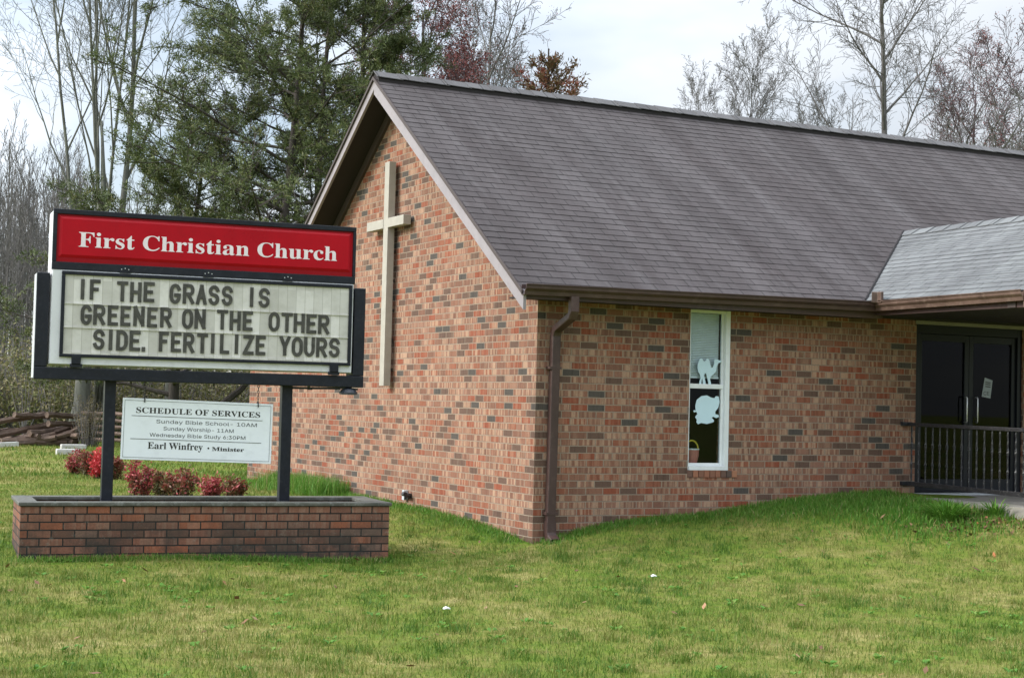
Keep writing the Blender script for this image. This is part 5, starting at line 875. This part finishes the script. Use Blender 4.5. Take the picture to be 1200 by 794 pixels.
# -- the pines
def pine(label, px, dist, height, r, lean, seed, limbs, spread, low, group=None):
    random.seed(seed); p = at(px, dist); T = thing('pine_tree', label, 'pine', p, group=group); t = Tree()
    n_ = 12; pts = [p + Vector((0, 0, -.1))]; d = Vector((lean[0], lean[1], 1)).normalized(); st = height / n_; rad = [r]
    for i in range(n_):
        d = (d + rand_dir() * .045 + Vector((0, 0, .02))).normalized(); pts.append(pts[-1] + d * st); rad.append(r * (1 - .82 * (i + 1) / n_))
    t.w.tube(pts, rad, 8); P = dict(lev=3, seg=[7, 6, 4, 3], wig=[.08, .11, .16, .2], up=[0, .02, .03, .05], taper=[.8, .85, .85, .7], kids=[0, 9, 5], t0=[.2, .22, .15], ang=[0, 48, 42], len=[0, .40, .42], fall=[.3, .45, .3], rr=[.3, .42, .5], rmin=.010, flat=True, leaflev=2, trunklev=1)
    az = 0.; sp = []
    for k in range(limbs):
        f = low + (1 - low) * (k + random.random()) / limbs; i = min(int(f * n_), n_ - 1); q = pts[i].lerp(pts[i + 1], f * n_ - i)
        az += 2.4 + random.uniform(-.6, .6); L = spread * (1 - .50 * ((f - low) / (1 - low)) ** 1.3) * random.uniform(.65, 1.15)
        el = random.uniform(-.05, .30) + .5 * f * f
        t.limb(q, (math.cos(az) * math.cos(el), math.sin(az) * math.cos(el), math.sin(el)), L, min(rad[i] * .5, .032 + L * .012), 1, P)
    t.w.build('trunk', M['bark_pine'], T, smooth=True); t.tw.build('branches', M['bark_pine'], T)
    for q, dd, l in t.tips:
        tc_ = random.uniform(.15, .75)
        for z_ in range(random.choice((2, 3))): sp.append((q + rand_dir() * random.uniform(.02, .15) + Vector((0, 0, .03)), (dd + rand_dir() * .6 + Vector((0, 0, .35))).normalized(), tc_ + random.gauss(0, .12)))
    leaves('needles', sp, M['pine'], T, 11, .115, .020, .9, radius=.035, droop=-.15)
    return T
pine('large dark pine with wide drooping boughs reaching over the sign', 312, 38, 12.6, .165, (.0, .02), 3, 40, 5.4, .24)
pine('two-crowned pine standing close behind the left roof edge', 352, 39.5, 13.2, .15, (.035, .03), 8, 32, 4.4, .28)
pine('slim pine with sparse boughs just left of the roof peak', 408, 42, 13.0, .16, (.03, 0), 15, 26, 2.6, .35)
pine('low spreading pine with yellow-green boughs left of the big pine', 205, 41, 7.6, .16, (-.03, 0), 31, 26, 4.6, .16)

# -- behind the roof
PR = dict(PB_, kids=[15, 10, 7, 5], ang=[36, 38, 40, 42], rmin=.0075)
bare_tree('budding_maple', 'reddish budding tree with dense twigs just right of the roof peak', at(478, 46), 12.6, .17, dict(PR, t0=[.3, .2, .2, .15]), M['bark_red'], seed=51, buds=(4, .07, .040, .10))
bare_tree('budding_maple', 'pale twiggy tree leaning right between the red one and the cedar', at(535, 50), 13.5, .16, dict(PR, ang=[30, 38, 40, 40]), M['bark_grey'], seed=52, lean=(.10, 0), buds=(1, .04, .025, .08))
bare_tree('bare_tree', 'small grey sapling tree left of the cedar', at(572, 58), 12.0, .10, dict(PB_, rmin=.008), M['bark_grey'], seed=53)
dome = dict(PB_, t0=[.22, .12, .15, .15], kids=[24, 10, 7, 5], ang=[26, 30, 36, 40], up=[.02, .07, .08, .06, .03], len=[.36, .50, .45, .45], fall=[.62, .4, .4, .3], rr=[.32, .4, .45, .5], rmin=.0065, taper=[.92, .88, .85, .8, .6])
h9 = hgt(868, 60, 66) * .96
bare_tree('bare_tree', 'rounded hazy bare tree far off above the middle of the roof', at(868, 66), h9, .11, dome, M['bark_wood'], seed=54, stems=[stem(-.5, -.10, 0, .92, .9), stem(.1, .03, .05, 1, 1), stem(.6, .13, -.05, .86, .8)])
bare_tree('bare_tree', 'tall bare tree with straight dark trunk above the right of the roof', at(1047, 45), 15.5, .15, dict(PB_, t0=[.34, .2, .2, .15], ang=[44, 40, 42, 40], up=[.03, .05, .06, .05, .03], len=[.36, .48, .48, .5], fall=[.5, .4, .4, .3], kids=[15, 11, 7, 5]), M['bark_wood'], seed=59, lean=(.01, 0))
bare_tree('budding_maple', 'purple-budded tree with many fine upright twigs at the right', at(1128, 52), 11.4, .13, dict(PR, t0=[.22, .2, .2, .15], ang=[42, 38, 40, 40]), M['bark_red'], seed=56, buds=(1, .045, .028, .10))
bare_tree('budding_maple', 'purple-budded tree cut by the right edge of the picture', at(1212, 50), 10.8, .13, dict(PR, t0=[.22, .2, .2, .15], ang=[44, 40, 40, 40]), M['bark_red'], seed=57, buds=(2, .045, .028, .10))
bare_tree('bare_tree', 'low gnarled tree with pale crooked limbs reaching left over the ridge', at(1235, 43), 7.6, .24, dict(PB_, t0=[.4, .25, .2, .15], ang=[62, 46, 42, 40], up=[0, .02, .04, .05, .03], wig=[.1, .16, .18, .2, .2], len=[.75, .45, .5, .5]), M['bark_grey'], seed=58, lean=(-.25, -.1))
def cedar(label, px, dist, height, width, seed, low=.1):
    random.seed(seed); p = at(px, dist); T = thing('cedar_tree', label, 'cedar', p); m = MB(); tw = MB(); sp = []
    m.tube([p + Vector((0, 0, -.1)), p + Vector((.05, 0, height * .5)), p + Vector((0, .05, height * .97))], [.16, .10, .02], 7)
    for k in range(95):
        f = low + (1 - low) * (k + random.random()) / 95; a_ = k * 2.4; L = width * (1 - f) ** .75 * random.uniform(.6, 1.25) + .15; q = p + Vector((0, 0, height * f * .93))
        e = Vector((math.cos(a_) * L, math.sin(a_) * L, L * random.uniform(.55, 1.15))); mid = q + e * .5 - Vector((0, 0, .06 * L)); tw.tube([q, mid, q + e], [.022, .014, .006], 4, False)
        red = .38 + .35 * (random.random() < .3) + (.3 if math.cos(a_ - 5.4) > .4 and f < .6 else 0)
        for j in range(int(10 + L * 16)):
            t_ = random.uniform(.15, 1.05); b_ = (q.lerp(mid, t_ * 2) if t_ < .5 else mid.lerp(q + e, t_ * 2 - 1)) + rand_dir() * .16 * L * (1.1 - t_ * .6)
            sp.append((b_, e.normalized(), red + random.gauss(0, .1)))
    m.build('trunk', M['bark_pine'], T); tw.build('branches', M['bark_pine'], T); leaves('foliage', sp, M['cedar'], T, 9, .15, .035, .8, radius=.06, droop=-.25)
cedar('bronze-green cedar with a jagged upright crown behind the ridge', 636, 41, hgt(642, 42, 41), 3.2, 61)
cedar('small dark cedar tip just showing over the ridge', 700, 47, hgt(700, 106, 47), 1.3, 62)

# -- the thicket along the edge of the wood
random.seed(9); m = MB(); sp = []
for k in range(330):
    px = random.uniform(-70, 400); d = random.uniform(46.5, 60); p = at(px, d); h = random.uniform(.9, 3.0)
    for j in range(9):
        a_ = random.random() * 6.28; r_ = random.uniform(.2, .9); q1 = p + Vector((r_ * math.cos(a_), r_ * math.sin(a_), h * random.uniform(.5, 1.1))); qm = p.lerp(q1, .55) + Vector((0, 0, .12 * h))
        m.tube([p, qm, q1], [.013, .010, .006], 3, False)
        for i in range(5): t_ = random.uniform(.2, 1.1); sp.append((p.lerp(q1, t_) + rand_dir() * .25, Vector((0, 0, 1)), .25 + random.random() * .6))
tag(m.build('thicket_stems', M['bark_wood'], None), None, None, None, 'stuff'); o = leaves('thicket_leaves', sp, M['thicket'], None, 7, .13, .05, 1.3, radius=.16); tag(o, kind='stuff')
# dead grey weed clump standing at the fence
random.seed(12); p = at(108, 42.2); T = thing('dry_weed_bush', 'dry grey weed clump standing in front of the zigzag fence', 'bush', p); m = MB(); sp = []
for k in range(110):
    a_ = random.random() * 6.28; r_ = random.random() * .55; q1 = p + Vector((r_ * math.cos(a_), r_ * math.sin(a_), random.uniform(.6, 1.35))); m.tube([p + Vector((r_ * .4 * math.cos(a_), r_ * .4 * math.sin(a_), 0)), q1], [.007, .004], 3, False)
    for j in range(4): sp.append((p.lerp(q1, random.uniform(.3, 1)), (q1 - p).normalized(), .9))
m.build('stem', M['bark_wood'], T); leaves('seed_heads', sp, M['thicket'], T, 4, .06, .02, 1.2, (.8, 1), radius=.04)

# ------------------------------------------------------------------ lawn
def blades(name, X, Y, H, Wd, mat, lean=.5, tint=None, rich_green=None, z=None):
    n_ = len(X); Z = ground(X, Y) if z is None else z
    a_ = rng.uniform(0, 2 * math.pi, n_); fa = rng.uniform(0, 2 * math.pi, n_); le = np.abs(rng.normal(0, lean, n_))
    sd = np.stack([np.cos(fa), np.sin(fa), np.zeros(n_)], 1) * (Wd / 2)[:, None]; ld = np.stack([np.cos(a_), np.sin(a_), np.zeros(n_)], 1)
    B = np.stack([X, Y, Z - .006], 1); up = np.array([0, 0, 1.])
    c = 1 / np.sqrt(1 + le ** 2); mid = B + (up * c[:, None] * .55 + ld * (le * c * .35)[:, None]) * H[:, None]; tip = B + (up * (c * .92)[:, None] + ld * (le * c * 1.1)[:, None]) * H[:, None]
    V = np.stack([B - sd, B + sd, mid + sd * .8, mid - sd * .8, tip], 1).reshape(-1, 3); k = np.arange(n_)[:, None] * 5
    me = np_mesh(name, V, k + np.array([[0, 1, 2, 3]]), k + np.array([[3, 2, 4]]), np.repeat(tint if tint is not None else rng.uniform(0, 1, n_), 5), mat)
    if rich_green is not None: at2 = me.attributes.new('rich_green', 'FLOAT', 'POINT'); at2.data.foreach_set('value', np.repeat(rich_green, 5).astype(np.float32))
    o = link(name, me); return tag(o, kind='stuff')
def free(x, y):
    u = (x + 5.518) * .9945 + (y - .116) * -.1045; n_ = (x + 5.518) * .1045 + (y - .116) * .9945
    pl_ = (u > -.01) & (u < 3.71) & (n_ > -.01) & (n_ < 1.07)
    ch = (x > -.005) & (y > -.005) & (y < 10.46); sb = (x > 4.99) & (x < 8.62) & (y > -3.07) & (y < .01)
    bed = ((x - 4.55) / .95) ** 2 + ((y + 1.95) / .55) ** 2 < .8
    return ~(pl_ | ch | sb | (bed & (rng.random(len(x)) < .60)))
def scatter(n_, dmin, dmax, a0, a1, power):
    """spots on the lawn, thinning out with distance from where one stands"""
    r = (rng.random(n_) * (dmax ** power - dmin ** power) + dmin ** power) ** (1 / power); a_ = rng.uniform(a0, a1, n_)
    return CAMP.x + r * np.cos(a_), CAMP.y + r * np.sin(a_)
va = math.atan2(cf.y, cf.x)
X, Y = scatter(420000, 8.2, 30, va - R(24), va + R(24), .9); k = free(X, Y); X, Y = X[k], Y[k]; dist_ = np.hypot(X - CAMP.x, Y - CAMP.y); lu = green_amount(X, Y)
tuft = np.clip(np.sin(X * 3.1 + 1.3 * np.sin(Y * 2.3)) * np.sin(Y * 2.7 + 1.1 * np.cos(X * 1.9)), 0, 1)
H = (.038 + .024 * tuft + .018 * lu) * rng.uniform(.5, 1.6, len(X)); Wd = .0042 * (dist_ / 10) ** .55 * rng.uniform(.7, 1.3, len(X))
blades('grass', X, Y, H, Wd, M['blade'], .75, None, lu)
X, Y = scatter(90000, 28, 62, va - R(6), va + R(26), 1.0); k = free(X, Y); X, Y = X[k], Y[k]
blades('field_grass', X, Y, .07 * rng.uniform(.5, 1.5, len(X)), .016 * rng.uniform(.7, 1.3, len(X)), M['blade'], .6, None, np.zeros(len(X)))
# coarser tufts standing out of the mown lawn
cx_, cy_ = scatter(1500, 8.3, 22, va - R(22), va + R(22), 1.0); nb_ = rng.integers(18, 60, len(cx_)); X = np.repeat(cx_, nb_) + rng.normal(0, .055, nb_.sum()); Y = np.repeat(cy_, nb_) + rng.normal(0, .055, nb_.sum()); hh_ = np.repeat(rng.uniform(.045, .10, len(cx_)), nb_); tt_ = np.repeat(np.clip(rng.normal(.46, .24, len(cx_)), 0, 1), nb_)
k = free(X, Y); X, Y, hh_, tt_ = X[k], Y[k], hh_[k], tt_[k]; blades('grass_tufts', X, Y, hh_ * rng.uniform(.5, 1.3, len(X)), .0055 * rng.uniform(.7, 1.3, len(X)), M['blade'], .7, np.clip(tt_ + rng.normal(0, .1, len(X)), 0, 1), np.full(len(X), .35))
# broad-leaved weeds
wx, wy = scatter(650, 8.3, 21, va - R(22), va + R(22), 1.0); k = free(wx, wy) & (np.sin(wx * 1.7 + 2) * np.sin(wy * 1.3) > -.35); wx, wy = wx[k], wy[k]; nw = 9; V = []
a_ = np.tile(np.arange(nw) * 2.4, len(wx)) + rng.uniform(0, .8, len(wx) * nw); L = np.repeat(rng.uniform(.02, .055, len(wx)), nw) * rng.uniform(.6, 1.2, len(a_)); X = np.repeat(wx, nw) + rng.normal(0, .02, len(a_)); Y = np.repeat(wy, nw) + rng.normal(0, .02, len(a_)); Z = ground(X, Y) + .012
d = np.stack([np.cos(a_), np.sin(a_), np.zeros(len(a_))], 1) * L[:, None]; s_ = np.stack([-np.sin(a_), np.cos(a_), np.zeros(len(a_))], 1) * (L * .30)[:, None]; C = np.stack([X, Y, Z], 1); up_ = np.array([0, 0, 1.]) * L[:, None]
V = np.stack([C, C + d * .6 + s_ + up_ * .42, C + d + up_ * .5, C + d * .6 - s_ + up_ * .42], 1).reshape(-1, 3)
tag(link('lawn_weeds', np_mesh('lawn_weeds', V, np.arange(len(V)).reshape(-1, 4), [], np.repeat(np.clip(rng.normal(.45, .2, len(a_)), 0, .8), 4), M['rich_green'])), kind='stuff')
# taller growth against the walls and the planter
xs, ys = [], []
def strip(x0, y0, x1, y1, n_, w):
    t_ = rng.random(n_); xs.append(x0 + (x1 - x0) * t_ + rng.normal(0, w, n_)); ys.append(y0 + (y1 - y0) * t_ + rng.normal(0, w, n_))
strip(-.10, .2, -.10, 10.4, 6500, .10); strip(.1, -.12, 5.0, -.12, 7000, .09); strip(-5.5, .06, -1.85, -.33, 4500, .035); strip(2.6, -.35, 5.0, -.9, 7000, .28)
strip(-.35, 5.6, -.25, 8.6, 5000, .17); strip(-1.82, -.2, -1.7, .8, 900, .05)
X, Y = np.concatenate(xs), np.concatenate(ys); k = free(X, Y); X, Y = X[k], Y[k]
tall = 1 + 2.6 * ((X < .05) & (Y > 5.5) & (Y < 8.6)) + .15 * (X > 2.4)
blades('wall_grass', X, Y, .060 * tall * rng.uniform(.4, 1.6, len(X)), .0075 * rng.uniform(.7, 1.3, len(X)), M['rich_green'], .55, np.clip(rng.normal(.48, .26, len(X)) + .15 * (X < -.8), 0, 1))
# two clumps of strappy leaves in the bed by the walk
def clump(x, y, n_, h, sp_, label):
    T = thing('daylily_clump', label, 'plant', (x, y, gz(x, y)), group='green clumps beside the porch walk'); m = MB()
    for i in range(n_):
        a_ = random.random() * 6.28; r_ = random.random() ** .6 * sp_; L = h * random.uniform(.6, 1.2); q = Vector((x + r_ * .55 * math.cos(a_) + random.uniform(-.05, .05), y + r_ * .4 * math.sin(a_), 0)); q.z = gz(q.x, q.y) - .01
        o_ = Vector((math.cos(a_), math.sin(a_), 0)); s_ = Vector((-math.sin(a_), math.cos(a_), 0)) * .009; b_ = []
        for t_ in (0, .35, .7, 1.): b_.append((q + o_ * (L * .75 * t_ ** 1.6 * (.4 + r_ / sp_)) + Vector((0, 0, L * (t_ - .42 * t_ ** 3 * (r_ / sp_ + .3)))), s_ * (1 - t_ ** 2 * .95)))
        vs = [v for c_, w in b_ for v in (c_ - w, c_ + w)]; m.add(vs, [(0, 1, 3, 2), (2, 3, 5, 4), (4, 5, 7, 6)], min(1, max(0, random.gauss(.4, .2))))
    m.build('leaves', M['rich_green'], T, tint=True)
random.seed(77)
k_ = 5200; X = rng.normal(4.35, .55, k_); Y = rng.normal(-1.75, .42, k_); ok = free(X, Y) | ((X < 4.97) & (rng.random(k_) < .5)); ok &= (X < 4.98) & (Y < -.1); X, Y = X[ok], Y[ok]
blades('bed_weeds', X, Y, .085 * rng.uniform(.4, 1.7, len(X)), .010 * rng.uniform(.7, 1.4, len(X)), M['rich_green'], .7, np.clip(rng.normal(.42, .25, len(X)), 0, 1))
clump(4.32, -1.86, 330, .27, .36, 'wide bright green clump of strappy leaves on the bank')
clump(4.88, -2.02, 90, .26, .18, 'small bright green clump beside the concrete slab edge')
# leaf litter in the bed and over the lawn
def flat_leaves(name, X, Y, size, mat, lift=.012):
    n_ = len(X); Z = ground(X, Y) + lift * rng.uniform(.3, 2.2, n_); a_ = rng.uniform(0, 6.28, n_); s_ = size * rng.uniform(.5, 1.4, n_)
    t1 = np.stack([np.cos(a_), np.sin(a_), rng.normal(0, .45, n_)], 1); t2 = np.stack([-np.sin(a_), np.cos(a_), rng.normal(0, .45, n_)], 1); C = np.stack([X, Y, Z + s_ * .2], 1)
    V = np.stack([C - t1 * s_[:, None], C + t2 * s_[:, None] * .45, C + t1 * s_[:, None], C - t2 * s_[:, None] * .45], 1).reshape(-1, 3)
    return tag(link(name, np_mesh(name, V, np.arange(n_ * 4).reshape(n_, 4), [], np.repeat(rng.uniform(0, 1, n_), 4), mat)), kind='stuff')
n_ = 560; X = rng.normal(4.6, .42, n_); Y = rng.normal(-2.05, .24, n_); k = (X < 4.97) | (Y < -3.1); flat_leaves('leaf_litter', X[k], Y[k], .035, M['dead'], .01)
X, Y = scatter(90, 8.5, 20, va - R(19), va + R(19), 1.); k = free(X, Y); flat_leaves('fallen_leaves', X[k], Y[k], .035, M['dead'], .035)
def spot(px, py):
    d = cf + cr * ((px - 600) / 1881.63) - cu * ((py - 397) / 1881.63); t_ = 12.
    for i in range(30): q = CAMP + d * t_; t_ += (gz(q.x, q.y) - q.z) / d.z * .8
    return CAMP + d * t_
for px, py, lb in ((766, 680, 'small flat white paper scrap on the lawn below the window'), (523, 719, 'crumpled pale paper scrap on the lawn right of the planter')):
    p = spot(px, py); m = MB(); z_ = Vector((0, 0, .045)); m.add([p + z_ + Vector(q) * .55 for q in ((-.05, -.02, .0), (.0, -.03, .012), (.06, -.01, .0), (.05, .03, .015), (.0, .03, .03), (-.05, .02, .01), (-.05, -.02, -.012), (.0, -.03, -.004), (.06, -.01, -.012), (.05, .03, .0), (0, .03, .012), (-.05, .02, -.004))], [(0, 1, 4, 5), (1, 2, 3, 4), (11, 10, 7, 6), (10, 9, 8, 7), (0, 6, 7, 1), (1, 7, 8, 2), (2, 8, 9, 3), (3, 9, 10, 4), (4, 10, 11, 5), (5, 11, 6, 0)])
    tag(m.build('paper_scrap', M['litter'], None, base=tuple(p)), lb, 'litter')
